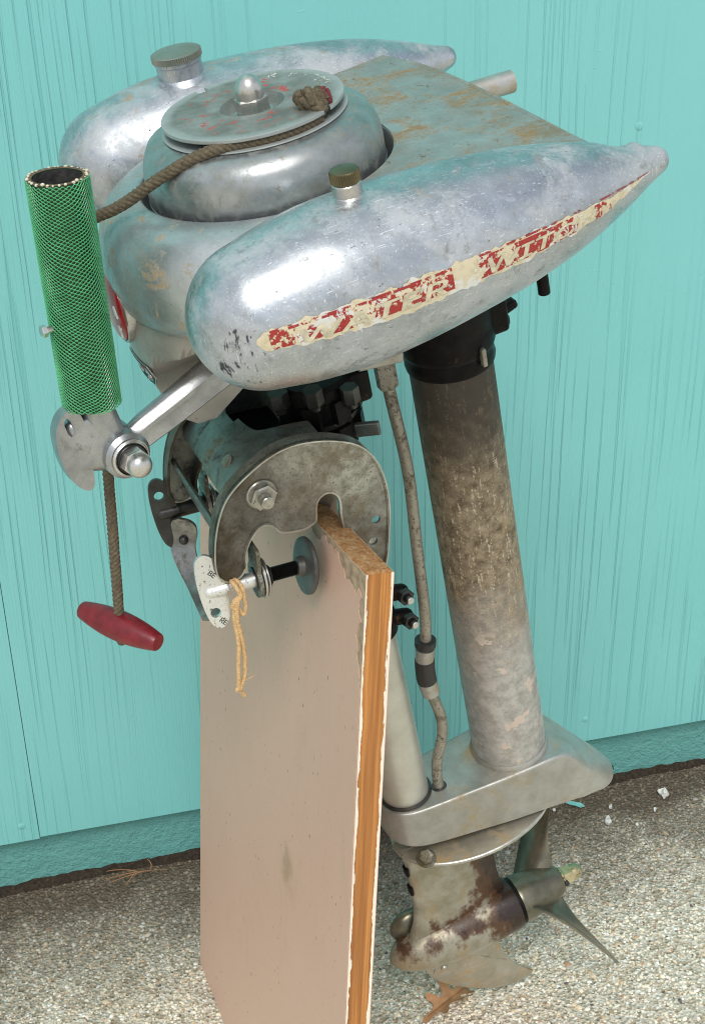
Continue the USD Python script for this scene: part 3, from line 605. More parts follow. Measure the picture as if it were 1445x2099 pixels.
dvv = deck.vertices; xx_ = np.clip((dvv[:, 0] + .06) / .12, 0, 1); yy_ = np.abs(dvv[:, 1])
dvv[:, 2] += .0006 * (meshkit.fbm(dvv * 22, 2, 4) - .5) + .010 * np.clip((yy_ - .088) / .05, 0, 1) ** 2 * (1 - .75 * xx_) - .0025 * xx_ ** 2
deck.vertices = dvv
shroud = part(motor, 'shroud', bowl_m, M_SHROUD, smooth=60)
part(shroud, 'deck_plate', deck, M_DECK, smooth=40)
rl = [(.05 + .0, y_) for y_ in ()]
edge_pts = spline([(.0578, -.146, .4866), (.0600, -.10, .4846), (.0607, -.04, .4844), (.0596, .03, .4844), (.0555, .085, .4846), (.0495, .113, .4856)], 50)
part(shroud, 'rear_lip', tube(edge_pts, .0032, 10), M_DECK, smooth=50)
# ---- crankcase below the bowl
case = [(0, .312), (.085, .312), (.099, .316), (.1070, .323), (.1125, .330), (.1180, .347), (.1235, .366), (.1275, .386), (.1275, .400), (.1262, .411), (.1245, .4180), (.1200, .4200), (0, .4200)]
a = np.linspace(0, 2 * PI, 120, endpoint=False); cp = np.array(case)
sq = 1 - .10 * np.clip(np.cos(a), 0, 1) - .14 * np.abs(np.sin(a)) ** 3
V = np.stack([CX + cp[:, :1] * np.cos(a) * sq, cp[:, :1] * np.sin(a) * sq, np.repeat(cp[:, 1:], 120, 1)], -1)
wz = np.clip((.362 - V[..., 2]) / .05, 0, 1); V[..., 2] += .050 * np.clip((V[..., 0] + .205) / .08, 0, 1) * wz
V[..., 1] = np.maximum(V[..., 1], -(.010 + 2.2 * np.maximum(0, V[..., 2] - .376)))
crank = part(motor, 'crankcase', grid(V, True), M_CASE, smooth=45)
BF = frame([-1, -.02, .06])
part(crank, 'red_badge', place(revolve([(0, .0055), (.014, .005), (.021, .0035), (.0245, .0012), (.0252, -.004), (.0252, -.014), (0, -.014)], 56), BF, (-.2455, .006, .421)), M_RED)
part(crank, 'badge_rim', place(revolve([(.0252, .0006), (.0262, .0010), (.0270, .0), (.0270, -.014), (.0252, -.014)], 56), BF, (-.2452, .006, .421)), M_STEEL)
bt = meshkit.text_mesh('SEA', .010, .0012, bold=True); bt.vertices -= [bt.bounds[:, 0].mean(), .005, 0]
TXF = np.stack([[0, -1, 0], [0, 0, 1], [-1, 0, 0]], 1).astype(float)       # text facing forward (-x)
for zz, tx_ in ((.424, 'A'), (.4075, 'Y')):
    bt = meshkit.text_mesh(tx_, .008, .0012, bold=True); part(crank, 'badge_letter', place(bt, TXF, (-.2500, -.0125, zz)), M_WHITE, smooth=False)
# riveted maker's plate low on the crankcase, wrapped round it: u = angle from the front to the near side, v = height
def on_case(u, z, h):
    r = np.interp(z, cp[1:-1, 1], cp[1:-1, 0]) + h; an = PI + u; q = 1 - .10 * np.clip(np.cos(an), 0, 1) - .14 * np.abs(np.sin(an)) ** 3
    return np.stack([CX + r * np.cos(an) * q, r * np.sin(an) * q, z], -1)
def case_wrap(poly, u0, z0, h0, th):
    m = subdiv(extr(poly, th), .003); v = m.vertices; m.vertices = on_case(u0 + v[:, 0] / .115, z0 + v[:, 1], h0 + v[:, 2]); return m
hexo = lambda w, h: Polygon([(-w, 0), (-w + h * .7, h), (w - h * .7, h), (w, 0), (w - h * .7, -h), (-w + h * .7, -h)])
pu, pz = .03, .3745
part(crank, 'maker_plate', case_wrap(hexo(.024, .0088), pu, pz, .0006, .0008), M_STEEL, smooth=30)
part(crank, 'plate_border', case_wrap(hexo(.0225, .0078).difference(hexo(.0205, .0066)), pu, pz, .0015, .0003), M_RUB, smooth=30)
def lett(txt, x0, y0, hh):
    m = meshkit.text_mesh(txt, hh, .0004, bold=True); v = m.vertices; m.vertices = on_case(pu + (v[:, 0] + x0) / .115, pz + v[:, 1] + y0, .0015 + v[:, 2]); return m
part(crank, 'plate_lettering', lett('CHICAGO AM', -.0085, .0014, .0034), M_RED, smooth=False) if False else part(crank, 'plate_lettering', lett('AM', .0035, .0012, .0034), M_RED, smooth=False)
part(crank, 'plate_lettering', lett('ON', .0035, -.0050, .0034), M_RUB, smooth=False)
rv = on_case(np.array([pu + .0178 / .115]), np.array([pz]), np.array([.0012]))[0]
part(crank, 'rivet', place(trimesh.creation.icosphere(3, .0026), I3, rv), M_STEEL, smooth=True)

# ---- flywheel, rope sheave, crank nut
fly = [(0, .462), (.0835, .462), (.0845, .470), (.0850, .484), (.0850, .4950), (.0842, .5035), (.0818, .5112), (.0780, .5172), (.0715, .5210), (.0640, .5228), (.0560, .5232), (0, .5232)]
flyw = part(motor, 'flywheel', revolve(fly, 96, I3, (CX, 0, 0)), M_FLY, smooth=60)
part(flyw, 'rim_line', revolve([(.0846, .4795), (.0855, .4800), (.0855, .4812), (.0846, .4818)], 96, I3, (CX, 0, 0)), M_FLY, smooth=30)
disc = Point(0, 0).buffer(.0638, 64)
def notch(ang, w, d, hook):
    c, s = math.cos(ang), math.sin(ang); p = np.array([(.066, -w), (.066 - d, -w * .6), (.066 - d * 1.05, w * .5 + hook), (.066 - d * .55, w * .7 + hook), (.066, w * .6)])
    return poly_smooth(np.stack([p[:, 0] * c - p[:, 1] * s, p[:, 0] * s + p[:, 1] * c], 1), 2)
A1, A2 = math.radians(-58), math.radians(106)
disc = disc.difference(notch(A1, .004, .013, .004)).difference(notch(A2, .0042, .010, .003)).difference(Point(.0, 0).buffer(.0225, 40))
sheave = part(motor, 'rope_sheave', extr(disc, .0024, I3, (CX, 0, .5300)), M_SHEAVE, smooth=30)
part(sheave, 'dished_hub', revolve([(.0226, .5322), (.0215, .5305), (.0195, .5262), (.0165, .5245), (0, .5243)], 56, I3, (CX, 0, 0)), M_SHEAVE, smooth=50)
part(sheave, 'groove_drum', revolve([(.0545, .5232), (.0545, .5302)], 72, I3, (CX, 0, 0)), M_DARK, smooth=60)
part(sheave, 'lower_flange', revolve([(.050, .5226), (.0640, .5226), (.0652, .5236), (.0640, .5246), (.0545, .5246)], 80, I3, (CX, 0, 0)), M_SHEAVE, smooth=40)
part(motor, 'crank_nut', cat([acorn((CX, 0, .5243), (0, 0, 1), .0118, .0285), cyl((CX, 0, .5243), (CX, 0, .5262), .0150)]), M_STEEL, smooth=35)
def wornwhite_mat():
    g = G(); p = g.pos(); f = g.ramp(g.math('multiply_add', g.noise(p, 420, 4, .7), .4, g.math('multiply', g.noise(p, 60, 5, .7), .6)), [(.535, 1), (.56, 0)])
    b = g.add('principled_bsdf', 'BSDF', base_color=(.62, .62, .55), roughness=.6); t = g.add('transparent_bsdf', 'BSDF')
    return usdkit.material(stage, '/World/Looks/worn_white_letters', g.n, g.l, surface=g.add('mix_closure', 'closure', fac=f, closure1=b, closure2=t))
M_WORNW = wornwhite_mat()
txt = 'WATER WITCH' 
for k, ch in enumerate(txt):
    if ch == ' ': continue
    m = meshkit.text_mesh(ch, .0075, .0003, bold=True); m.vertices -= [m.bounds[:, 0].mean(), 0, 0]
    an = math.radians(92 - 9.6 * k); Rz = Ro.from_euler('z', an - PI / 2).as_matrix()
    part(sheave, 'sheave_letter', place(m, Rz, (CX + .0500 * math.cos(an), .0500 * math.sin(an), .53235)), M_WORNW, smooth=False)

# ---- exhaust stub behind the deck
part(motor, 'exhaust_stub', revolve([(.0074, 0), (.0074, .109), (.0088, .1085), (.0088, .0), (.0074, 0)], 36, frame([1, 0, -.03]), (.0, .052, .4715)), M_LOW)

# ---- tiller: yawed a little towards the near side
TY = math.radians(11.5); TA, TB = np.array([math.cos(TY), math.sin(TY), 0]), np.array([-math.sin(TY), math.cos(TY), 0]); T0 = np.array([-.2811, -.050, .3434])
tl = lambda s, t, z: T0 + s * TA + t * TB + np.array([0, 0, z])
TF = np.stack([TA, TB, [0, 0, 1]], 1)
def arm():
    st = [(.010, .0078, .0135, 0), (.02, .0085, .0125, .0048), (.05, .0095, .0135, .012), (.09, .0108, .0145, .0225), (.125, .0125, .016, .0315), (.155, .014, .017, .039)]
    sec = [(-.35, -1), (.35, -1), (.55, -.86), (.42, -.35), (.50, .1), (.98, .28), (1.0, .52), (.62, .86), (.2, 1), (-.2, 1), (-.62, .86), (-1, .52), (-.98, .28), (-.5, .1), (-.42, -.35), (-.55, -.86)]
    return grid(np.array([[tl(s, w * y_, zc + h * z_) for y_, z_ in sec] for s, w, h, zc in st]), True, True)
part(motor, 'tiller_arm', arm(), M_CAST, smooth=38)
boss = part(motor, 'pivot_boss', cat([cyl(tl(0, .022, 0), tl(0, -.0165, 0), .0172, 44, .003), revolve([(.0172, 0), (.0178, .001), (.0178, .0026), (.0172, .0036)], 44, frame(-TB), tl(0, .002, 0))]), M_CAST, smooth=40)
part(boss, 'washer', cyl(tl(0, -.0165, 0), tl(0, -.0192, 0), .0142, 40), M_STEEL)
part(boss, 'washer', cyl(tl(0, -.0192, 0), tl(0, -.0206, 0), .0120, 40), M_DARK)
part(boss, 'acorn_nut', acorn(tl(0, -.0206, 0), -TB, .0105, .0185), M_STEEL)
# the grip's cast root: a lug with a slotted fin in front of the boss
GD = unit(np.array([-.2644, -.0490, .5434]) - np.array([-.2900, -.0510, .3808])); GB, GT = np.array([-.2893, -.0509, .3855]), np.array([-.2644, -.0490, .5434])
fin = poly_smooth([(-.027, .049), (-.037, .043), (-.0425, .032), (-.0440, .010), (-.0405, -.006), (-.035, -.0155), (-.0285, -.0180), (-.0255, -.012), (-.0230, .004), (-.0190, .02), (-.0195, .044)], 2)
slot = poly_smooth([(-.0335, .042), (-.0285, .043), (-.0275, .029), (-.0325, .028)], 1)
root = part(motor, 'grip_root', cat([place(extr(fin.difference(slot), .010), np.stack([TA, [0, 0, 1], -TB], 1), tl(0, .0055, 0)), cyl(tl(-.003, .002, .008), GB + GD * .006, .0118, 40, .001), hull_of([(tl(-.028, .003, .004), .0085), (tl(-.026, .003, .030), .0075), (tl(-.008, .003, .030), .0095), (tl(-.004, .003, .000), .0140)])]), M_CAST, smooth=40)
GF = frame(GD, TB); GL = np.linalg.norm(GT - GB); GRr = .0195
def gp(an, z, r): return GB + np.stack([r * np.cos(an), r * np.sin(an), z], -1) @ GF.T
grip = part(motor, 'handle_grip', place(revolve([(.0165, 0), (GRr * .93, .0008), (GRr, .003), (GRr, GL - .001), (GRr - .0005, GL), (.0162, GL), (.0158, GL - .002), (.0158, .01), (0, .01)], 64), GF, GB), M_GRIPTUBE, smooth=40)
part(grip, 'grip_bore', place(revolve([(.0156, GL - .0005), (.0150, GL - .03), (.0146, .02), (0, .0185)][::-1], 48), GF, GB), M_GRIPIN, smooth=40)
def net():
    NR, NC = 120, 32; out = []; an0 = np.linspace(0, 2 * PI, NC * 4, endpoint=False); dz = (GL - .002) / NR
    ph = np.arange(NC * 4) % 4                     # hexagonal cells: flat, down, flat, up
    sg = np.array([1, 1, -1, -1])
    for k in range(NR + 1):
        zz = .001 + k * dz + (sg[ph] * (1 if k % 2 else -1)) * dz * .36 + .0011 * np.sin(an0 * 2 + k * .13) + .0007 * np.sin(an0 * 5 + k * .05)
        zz = np.clip(zz, .0003, GL - .0003)
        c = gp(an0, zz, GRr + .0004); nrm = np.stack([np.cos(an0), np.sin(an0), an0 * 0], -1) @ GF.T; up_v = GF[:, 2]
        w, h = .00036, .00052
        ring = np.stack([c + nrm * h, c - up_v * w, c - nrm * h * .5, c + up_v * w], 1)   # (n, 4, 3)
        out.append(grid(np.concatenate([ring, ring[:1]], 0), True))
    return cat(out)
part(grip, 'net_sleeve', net(), M_NET, smooth=60, kind='stuff')
ends = []
for k in range(30):
    an = 2 * PI * k / 30 + random.uniform(-.06, .06); s_ = random.uniform(.0008, .0014)
    b = trimesh.creation.icosphere(1, s_); b.apply_scale([1, 1, .8]); b.apply_translation(gp(np.array(an), np.array(GL + random.uniform(-.0003, .0006)), np.array(.0186 + random.uniform(-.0006, .0008)))); ends.append(b)
part(grip, 'cut_net_ends', cat(ends), M_STUB, smooth=True, kind='stuff')
part(grip, 'rim_band', place(revolve([(.0160, GL), (.0175, GL + .0004), (.0199, GL + .0001)][::-1], 64), GF, GB), M_ROPE, smooth=True)
# control screw poking out behind the grip
part(motor, 'side_screw', cat([cyl(gp(np.array(PI * 1.02), np.array(.062), np.array(.015)), gp(np.array(PI * 1.02), np.array(.062), np.array(.0245)), .0024, 16), hexa(gp(np.array(PI * 1.02), np.array(.062), np.array(.0245)), gp(np.array(PI * 1.02), np.array(.062), np.array(.0280)), .0042)]), M_STEEL)

# ---- clamp bracket
YC = .064
M_BOLT = metal('grimy_bolt', (.55, .54, .49), (.30, .29, .25), (.24, .4), [((.06, .045, .02), .55, .66, 60)], offset=47.0)
outer = [(-.2416, .2357), (-.2363, .2538), (-.2293, .269), (-.2219, .2801), (-.212, .2882), (-.1994, .295), (-.1854, .3012), (-.1689, .3046), (-.1534, .3032), (-.1353, .2976), (-.1177, .2883), (-.108, .2792), (-.1005, .266), (-.0967, .2497), (-.0956, .2323), (-.0975, .2121), (-.1015, .1944), (-.1062, .1726), (-.1125, .158), (-.122, .152), (-.132, .158)]
inner = [(-.1365, .19), (-.1385, .226), (-.1360, .2385), (-.1372, .2470), (-.1438, .2521), (-.1510, .2500), (-.1546, .2440), (-.1562, .2324), (-.1593, .2291), (-.168, .2274), (-.1759, .2289), (-.1851, .232), (-.1886, .2348), (-.1914, .2403), (-.1951, .2454), (-.2005, .2464), (-.2072, .242), (-.214, .2339), (-.2183, .225), (-.2185, .2165), (-.2240, .2090), (-.2310, .2065), (-.2385, .2085), (-.2428, .2150), (-.2436, .2230)]
prof = poly_smooth(outer + inner, 2).buffer(0)
holes = [(-.1099, .21), (-.1159, .1913)]
SD = unit([.0764, 0, -.0115]); SC = np.array([-.2125, 0, .1985])
def clamp_side(sg):
    pl = prof
    for hx, hz in holes: pl = pl.difference(Point(hx, hz).buffer(.0036))
    ylo = sg * YC
    rim = prof.difference(prof.buffer(-.0022))
    upper = Polygon([(-.30, .215), (-.215, .215), (-.19, .247), (-.155, .262), (-.13, .262), (-.125, .14), (-.05, .14), (-.05, .35), (-.30, .35)])
    rim = rim.intersection(upper)
    o = part(motor, 'clamp_plate', xz(pl, ylo + .0014, ylo - .0014), M_CLAMPP if sg < 0 else M_SADDLE, smooth=30)
    part(o, 'plate_rim', xz(rim, ylo + (.011 if sg < 0 else .0026), ylo - (.0026 if sg < 0 else .011)), M_CLAMPP, smooth=30)
    if sg < 0: part(o, 'worn_edge', xz(prof.difference(prof.buffer(-.0011)).intersection(upper), ylo - .0026, ylo - .0032), M_EDGE, smooth=30)
    lip = prof.difference(prof.buffer(-.0016)).difference(upper)
    part(o, 'turned_lip', xz(lip, ylo + .0040, ylo - .0024), M_EDGE, smooth=30)
    bx, bz = -.1937, .2729
    part(o, 'bolt', cat([cyl((bx, ylo + sg * .0014, bz), (bx, ylo + sg * .0032, bz), .0128, 36), hexa((bx, ylo + sg * .0032, bz), (bx, ylo + sg * .0088, bz), .0108), cyl((bx, ylo + sg * .0088, bz), (bx, ylo + sg * .0165, bz), .0052, 24)]), M_BOLT if sg < 0 else M_DARK, smooth=30)
    c = SC * [1, 0, 1] + [0, sg * .062, 0]
    LF = np.stack([[0, 1, 0], np.cross(SD, [0, 1, 0]), SD], 1); lug = Point(0, 0).buffer(.0150, 32).union(sbox(-.0105, 0, .0105, .031)); lug = lug if np.cross(SD, [0, 1, 0])[2] > 0 else affinity.scale(lug, 1, -1, origin=(0, 0))
    part(o, 'screw_lug', extr(lug.buffer(-.003).buffer(.003), .0030, LF, c - SD * .0030), M_CLAMP, smooth=30)
    wsh = part(o, 'screw_boss', cat([cyl(c - SD * .004, c + SD * .0075, .0105, 32), cyl(c + SD * .0075, c + SD * .010, .0085, 24)]), M_DARK, smooth=40)
    part(o, 'boss_washer', cyl(c + SD * .001, c + SD * .0030, .0165, 40, .0006), M_STEEL)
    part(o, 'boss_washer', cyl(c + SD * .0040, c + SD * .0058, .0158, 40, .0006), M_STEEL)
clamp_side(-1); clamp_side(1)
M_PAD = metal('pressure_pad_steel', (.12, .12, .11), (.06, .06, .055), (.36, .5), [((.16, .13, .08), .55, .68, 40)], offset=43.0, metallic=.5)
def thumb(sg, mat, flip):
    c = np.array([-.2125, sg * .062, .1985]); e = c + SD * .0365; w = np.array([-.2525, sg * .062, .2040])
    sh = [(.0, 0)]
    L0 = np.linalg.norm(e - w)
    th = []
    n = 26
    a0, a1 = c + SD * .009, e
    pr = [(0, 0)]
    LL = np.linalg.norm(a1 - a0)
    for k in range(n): pr += [(.0050, LL * k / n), (.0059, LL * (k + .5) / n)]
    pr += [(.0050, LL), (0, LL)]
    o = part(motor, 'thumb_screw', revolve(pr, 24, frame(SD), a0), M_BLACK, smooth=30)
    WX_, WZ_ = unit([.97, -.12, -.05]), unit([-.07, .22, 1.0]); WZ_ = unit(WZ_ - WX_ * (WX_ @ WZ_)); WN = np.cross(WX_, WZ_)
    wing = poly_smooth([(-.0075, .030), (.0005, .0325), (.0075, .024), (.0098, .006), (.0100, -.010), (.0080, -.024), (.0015, -.0325), (-.006, -.029), (-.0095, -.014), (-.0105, .004), (-.0100, .018)], 2)
    hz = -.0175 if not flip else .0165
    wing = affinity.translate(affinity.scale(wing, 1.06, 1.0, origin=(0, 0)), .0035, 0)
    wing = wing.difference(Point(.0015, hz).buffer(.0041, 24))
    part(o, 'wing', cat([extr(wing, .0042, np.stack([WX_, WZ_, WN], 1), w - WN * .0021)]), mat, smooth=35)
    part(o, 'wing_hub', cat([hull_of([(w + SD * .001, .0050), (w + SD * .014, .0068)]), cyl(w + SD * .014, c + SD * .004, .0064, 28)]), mat, smooth=40)
    if not flip:
        for tx_, z_ in (('BE', .0135), ('RE', -.0275)):
            m = meshkit.text_mesh(tx_, .0040, .0005); m.vertices -= [m.bounds[:, 0].mean(), 0, 0]
            part(o, 'cast_letter', place(m, np.stack([WX_, WZ_, WN], 1) @ Ro.from_euler('z', -.9).as_matrix(), w + WX_ * .0042 + WZ_ * z_ + WN * .0020), M_DARK, smooth=False)
    part(o, 'pressure_pad', revolve([(0, -.006), (.0075, -.005), (.0085, 0), (.0195, .0006), (.0230, .0018), (.0232, .0042), (.022, .0056), (0, .0056)], 48, frame(unit([.95, 0, -.30])), e), M_PAD if sg < 0 else M_DARK, smooth=35)
thumb(-1, M_WINGP, False); thumb(1, M_DARK, True)
# saddle: two overlapping curved sheets between the plates, notched round the steering head
sad = spline([(-.2150, 0, .2690), (-.2115, 0, .2770), (-.2030, 0, .2842), (-.1900, 0, .2905), (-.1740, 0, .2952), (-.1550, 0, .2962), (-.1380, 0, .2935)], 80)
sS = np.r_[0, np.cumsum(np.linalg.norm(np.diff(sad, axis=0), axis=1))]
def on_saddle(u, y, h):
    x, z = np.interp(u, sS, sad[:, 0]), np.interp(u, sS, sad[:, 2]); du = 5e-4
    tx, tz = np.interp(u + du, sS, sad[:, 0]) - np.interp(u - du, sS, sad[:, 0]), np.interp(u + du, sS, sad[:, 2]) - np.interp(u - du, sS, sad[:, 2]); l = np.hypot(tx, tz)
    return np.stack([x - tz / l * h, y, z + tx / l * h], -1)
def saddle(poly, h0, th):
    m = subdiv(extr(poly, th), .005); v = m.vertices; m.vertices = on_saddle(v[:, 0], v[:, 1], v[:, 2] + h0); return m
rc = lambda x0, y0, x1, y1, r: sbox(x0 + r, y0 + r, x1 - r, y1 - r).buffer(r, 12)
U1 = sS[-1]
notch_ = poly_smooth([(.046, -.010), (.054, -.030), (U1 + .02, -.034), (U1 + .02, .05), (.044, .05)], 2)
s1 = part(motor, 'saddle_plate', saddle(rc(.0, -.002, U1, .0610, .009).difference(notch_.buffer(.004)), .0, .0022), M_SADDLE, smooth=30)
s2 = part(motor, 'saddle_plate', saddle(rc(.001, -.0610, U1, .006, .009).difference(notch_), .0024, .0022), M_SADDLE, smooth=30)
part(s2, 'rivet_head', place(revolve([(.0062, 0), (.0058, .0006), (0, .0009)], 24), frame([-.7, 0, .75]), on_saddle(np.array([.020]), np.array([-.030]), np.array([.0046]))[0]), M_CLAMP)
web = Polygon([(-.2325, .2495), (-.2305, .2510), (-.2280, .2490), (-.2215, .2060), (-.2245, .2055)])
part(motor, 'clamp_web', xz(web, .0615, -.0615), M_SADDLE, smooth=30)
part(motor, 'added_pivot_tube', cyl((-.1937, .0615, .2675), (-.1937, -.0615, .2675), .0105, 32), M_BLACK, smooth=40)  # added along the bolt line, black to darken the clamp interior
part(motor, 'added_dark_block', rbox([.058, .120, .020], .004, Ro.from_euler('y', .12).as_matrix(), (-.171, 0, .2625)), M_BLACK, smooth=40)  # added black filler that stands in for the shade between the plates
# stays that carry the far screw: a folded strap
WD = unit([1, -.76, 0]); sp = np.array([(-.2415, .0500, .2020), (-.2395, .0500, .1905), (-.2410, .0500, .1830), (-.2450, .0490, .1745), (-.2470, .040, .1640), (-.2470, .018, .1530), (-.2480, -.004, .1500), (-.2490, -.026, .1475)])
spp = spline(sp, 60); tt = np.gradient(spp, axis=0); tt /= np.linalg.norm(tt, axis=1)[:, None]; nn_ = np.cross(tt, WD); nn_ /= np.linalg.norm(nn_, axis=1)[:, None]
hw = np.minimum(.0110, np.sqrt(np.maximum(.0110 ** 2 - np.clip(.011 - np.linalg.norm(spp - spp[0], axis=1), 0, 1) ** 2, 1e-7)))[:, None]
V = np.stack([spp - WD * hw - nn_ * .0012, spp + WD * hw - nn_ * .0012, spp + WD * hw + nn_ * .0012, spp - WD * hw + nn_ * .0012], 1)
M_STRAP = metal('strap_steel', (.34, .34, .32), (.12, .12, .11), (.22, .4), [((.06, .045, .025), .54, .66, 40)], offset=49.0)
st_ = part(motor, 'clamp_strap', grid(V, True, True), M_STRAP, smooth=40)
rn = nn_[12] if nn_[12] @ (MR.T @ (EYE - m2w(spp[12]))) > 0 else -nn_[12]
part(st_, 'rivet', place(trimesh.creation.icosphere(3, .0042), I3, spp[12] + rn * .0012), M_DARK, smooth=True)

# ---- steering head, drive tube, tube clamps
def gear_ring(r0, r1, n, z0, z1, duty=.5):
    pts = []
    for k in range(n):
        for f_, r_ in ((0, r0), (.08, r1), (duty, r1), (duty + .08, r0)):
            an = 2 * PI * (k + f_) / n; pts.append((r_ * math.cos(an), r_ * math.sin(an)))
    return extr(Polygon(pts), z1 - z0, I3, (CX, 0, z0))
part(motor, 'steering_nut', cat([gear_ring(.0275, .0345, 8, .284, .304, .55), cyl((CX, 0, .300), (CX, 0, .316), .030, 40)]), M_BLACK, smooth=30)
part(motor, 'steering_nut', cat([gear_ring(.0265, .0330, 8, .262, .279, .55), cyl((CX, 0, .250), (CX, 0, .290), .0262, 40)]), M_BLACK, smooth=30)
for (bx_, by_, bz_, r_) in ((-.150, -.012, .3065, .0085), (-.128, -.030, .3090, .0080), (-.100, -.034, .3020, .0075)):
    part(motor, 'steering_bolt', cat([hexa((bx_, by_, bz_ + .012), (bx_, by_, bz_ - .002), r_), cyl((bx_, by_, bz_), (bx_, by_, bz_ - .0065), r_ * .55, 20)]), M_DARK, smooth=30)
part(motor, 'steering_ring', revolve([(.0265, .2795), (.0300, .2800), (.0305, .2820), (.0300, .2838), (.0265, .2842)], 48, I3, (CX, 0, 0)), M_DARK, smooth=40)
part(motor, 'friction_tab', rbox([.020, .005, .012], .0015, Ro.from_euler('z', -.5).as_matrix(), (-.092, -.034, .2720)), M_SADDLE)
part(motor, 'steering_lug', rbox([.020, .016, .028], .004, I3, (-.0865, -.012, .300)), M_BLACK, smooth=40)
drive = part(motor, 'drive_tube', revolve([(0, -.178), (.0222, -.178), (.0234, -.160), (.0232, -.08), (.0228, .05), (.0230, .262), (0, .262)], 56, I3, (-.1163, 0, 0)), M_DRIVE, smooth=50)
for zc, sc_ in ((.086, 1.0), (.058, .92)):
    c = np.array([-.1163, 0, zc]); lug = hull_of([(c + [.026, -.004, 0], .0085), (c + [.006, -.02, 0], .0085)])
    o = part(motor, 'tube_clamp', cat([revolve([(.0229, -.009), (.0262, -.0085), (.0262, .0085), (.0229, .009)], 48, I3, c), hull_of([(c + [.020, -.008, .001], .0078), (c + [.0315, -.014, .002], .0072)])]), M_BLACK, smooth=40)
    bc = c + np.array([.0315, -.0205, .002])
    part(o, 'bolt', cat([hexa(bc, bc + [.001, -.0055, 0], .0078), cyl(bc + [.001, -.0055, 0], bc + [.0015, -.0095, 0], .0040, 20)]), M_DARK)
    part(o, 'bolt_end', cyl(bc + [.0015, -.0095, 0], bc + [.0018, -.0110, 0], .0034, 20), M_STEEL)

# ---- water line with its rubber coupling
wl = spline([(-.0615, -.012, .335), (-.0610, -.012, .3019), (-.0600, -.012, .2697), (-.0574, -.012, .2065), (-.0612, -.012, .1369), (-.0640, -.012, .0832), (-.0700, -.012, .0230), (-.0752, -.012, -.0042), (-.0755, -.012, -.0351), (-.0715, -.012, -.060), (-.0695, -.012, -.0763), (-.0722, -.012, -.1011), (-.0815, -.012, -.1285), (-.0846, -.012, -.1482), (-.0850, -.012, -.175)], 160)
ln = part(motor, 'water_line', tube(wl, .0052, 16), M_PIPE, smooth=60)
k0 = int(np.argmin(np.abs(wl[:, 2] - .0345))); k1 = int(np.argmin(np.abs(wl[:, 2] + .0265)))
def seg(za, zb): return wl[(wl[:, 2] <= za) & (wl[:, 2] >= zb)]
part(ln, 'coupling_hose', tube(seg(.002, -.026), .0092, 24), M_RUB, smooth=50)
part(ln, 'ferrule', tube(seg(.016, -.004), .0086, 24), M_LOW, smooth=40)
part(ln, 'ferrule', tube(seg(-.021, -.042), .0086, 24), M_LOW, smooth=40)
part(ln, 'hose_collar', tube(seg(.024, .013), .0098, 24), M_RUB, smooth=40)
part(ln, 'union_nut', hexa((-.0608, -.012, .288), (-.0610, -.012, .314), .0088), M_PIPE)
part(ln, 'flange', rbox([.040, .02, .010], .003, Ro.from_euler('y', .15).as_matrix(), (-.0660, -.012, .3165)), M_LOW, smooth=40)

# ---- exhaust tube and its black collar
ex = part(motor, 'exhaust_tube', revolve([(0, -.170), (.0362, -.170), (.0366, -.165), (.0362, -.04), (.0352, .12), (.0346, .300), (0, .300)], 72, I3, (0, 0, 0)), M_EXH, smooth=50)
cr = np.array([(.0346, .2815), (.0366, .2825), (.0374, .2870), (.0368, .2915), (.0362, .2950), (.0376, .2975), (.0390, .3010), (.0394, .3090), (.0388, .3120), (.0382, .3150), (.0380, .345), (0, .345)])
aa = np.linspace(0, 2 * PI, 96, endpoint=False); CV = np.stack([cr[:, :1] * np.cos(aa), cr[:, :1] * np.sin(aa), np.repeat(cr[:, 1:], 96, 1)], -1)
CV[1:-2] *= 1 + .030 * (meshkit.fbm(CV[1:-2] * 130, 3, 4) - .5)[..., None] * [1, 1, .12]
part(ex, 'tube_collar', grid(CV, True), M_BLACK, smooth=50)
for an_ in (-8, 110): part(ex, 'flange_ear', rbox([.016, .018, .010], .003, Ro.from_euler('z', math.radians(an_)).as_matrix(), (.044 * math.cos(math.radians(an_)), .044 * math.sin(math.radians(an_)), .3065)), M_BLACK, smooth=40)
part(ex, 'gasket_scrap', rbox([.004, .006, .016], .0012, I3, (.012, -.0385, .298)), M_PIPE)
part(ex, 'collar_lug', rbox([.026, .020, .034], .004, I3, (.034, -.012, .318)), M_BLACK, smooth=40)
part(ex, 'collar_lug', rbox([.022, .016, .008], .003, Ro.from_euler('y', -.3).as_matrix(), (.0480, -.008, .316)), M_BLACK, smooth=40)
part(motor, 'deck_stud', cyl((.0835, -.012, .345), (.0845, -.012, .3165), .0050, 20), M_BLACK)
part(ex, 'weld_bead', revolve([(.0368, -.1655), (.0385, -.164), (.0390, -.161), (.0368, -.1575)], 64), M_LOW, smooth=50)

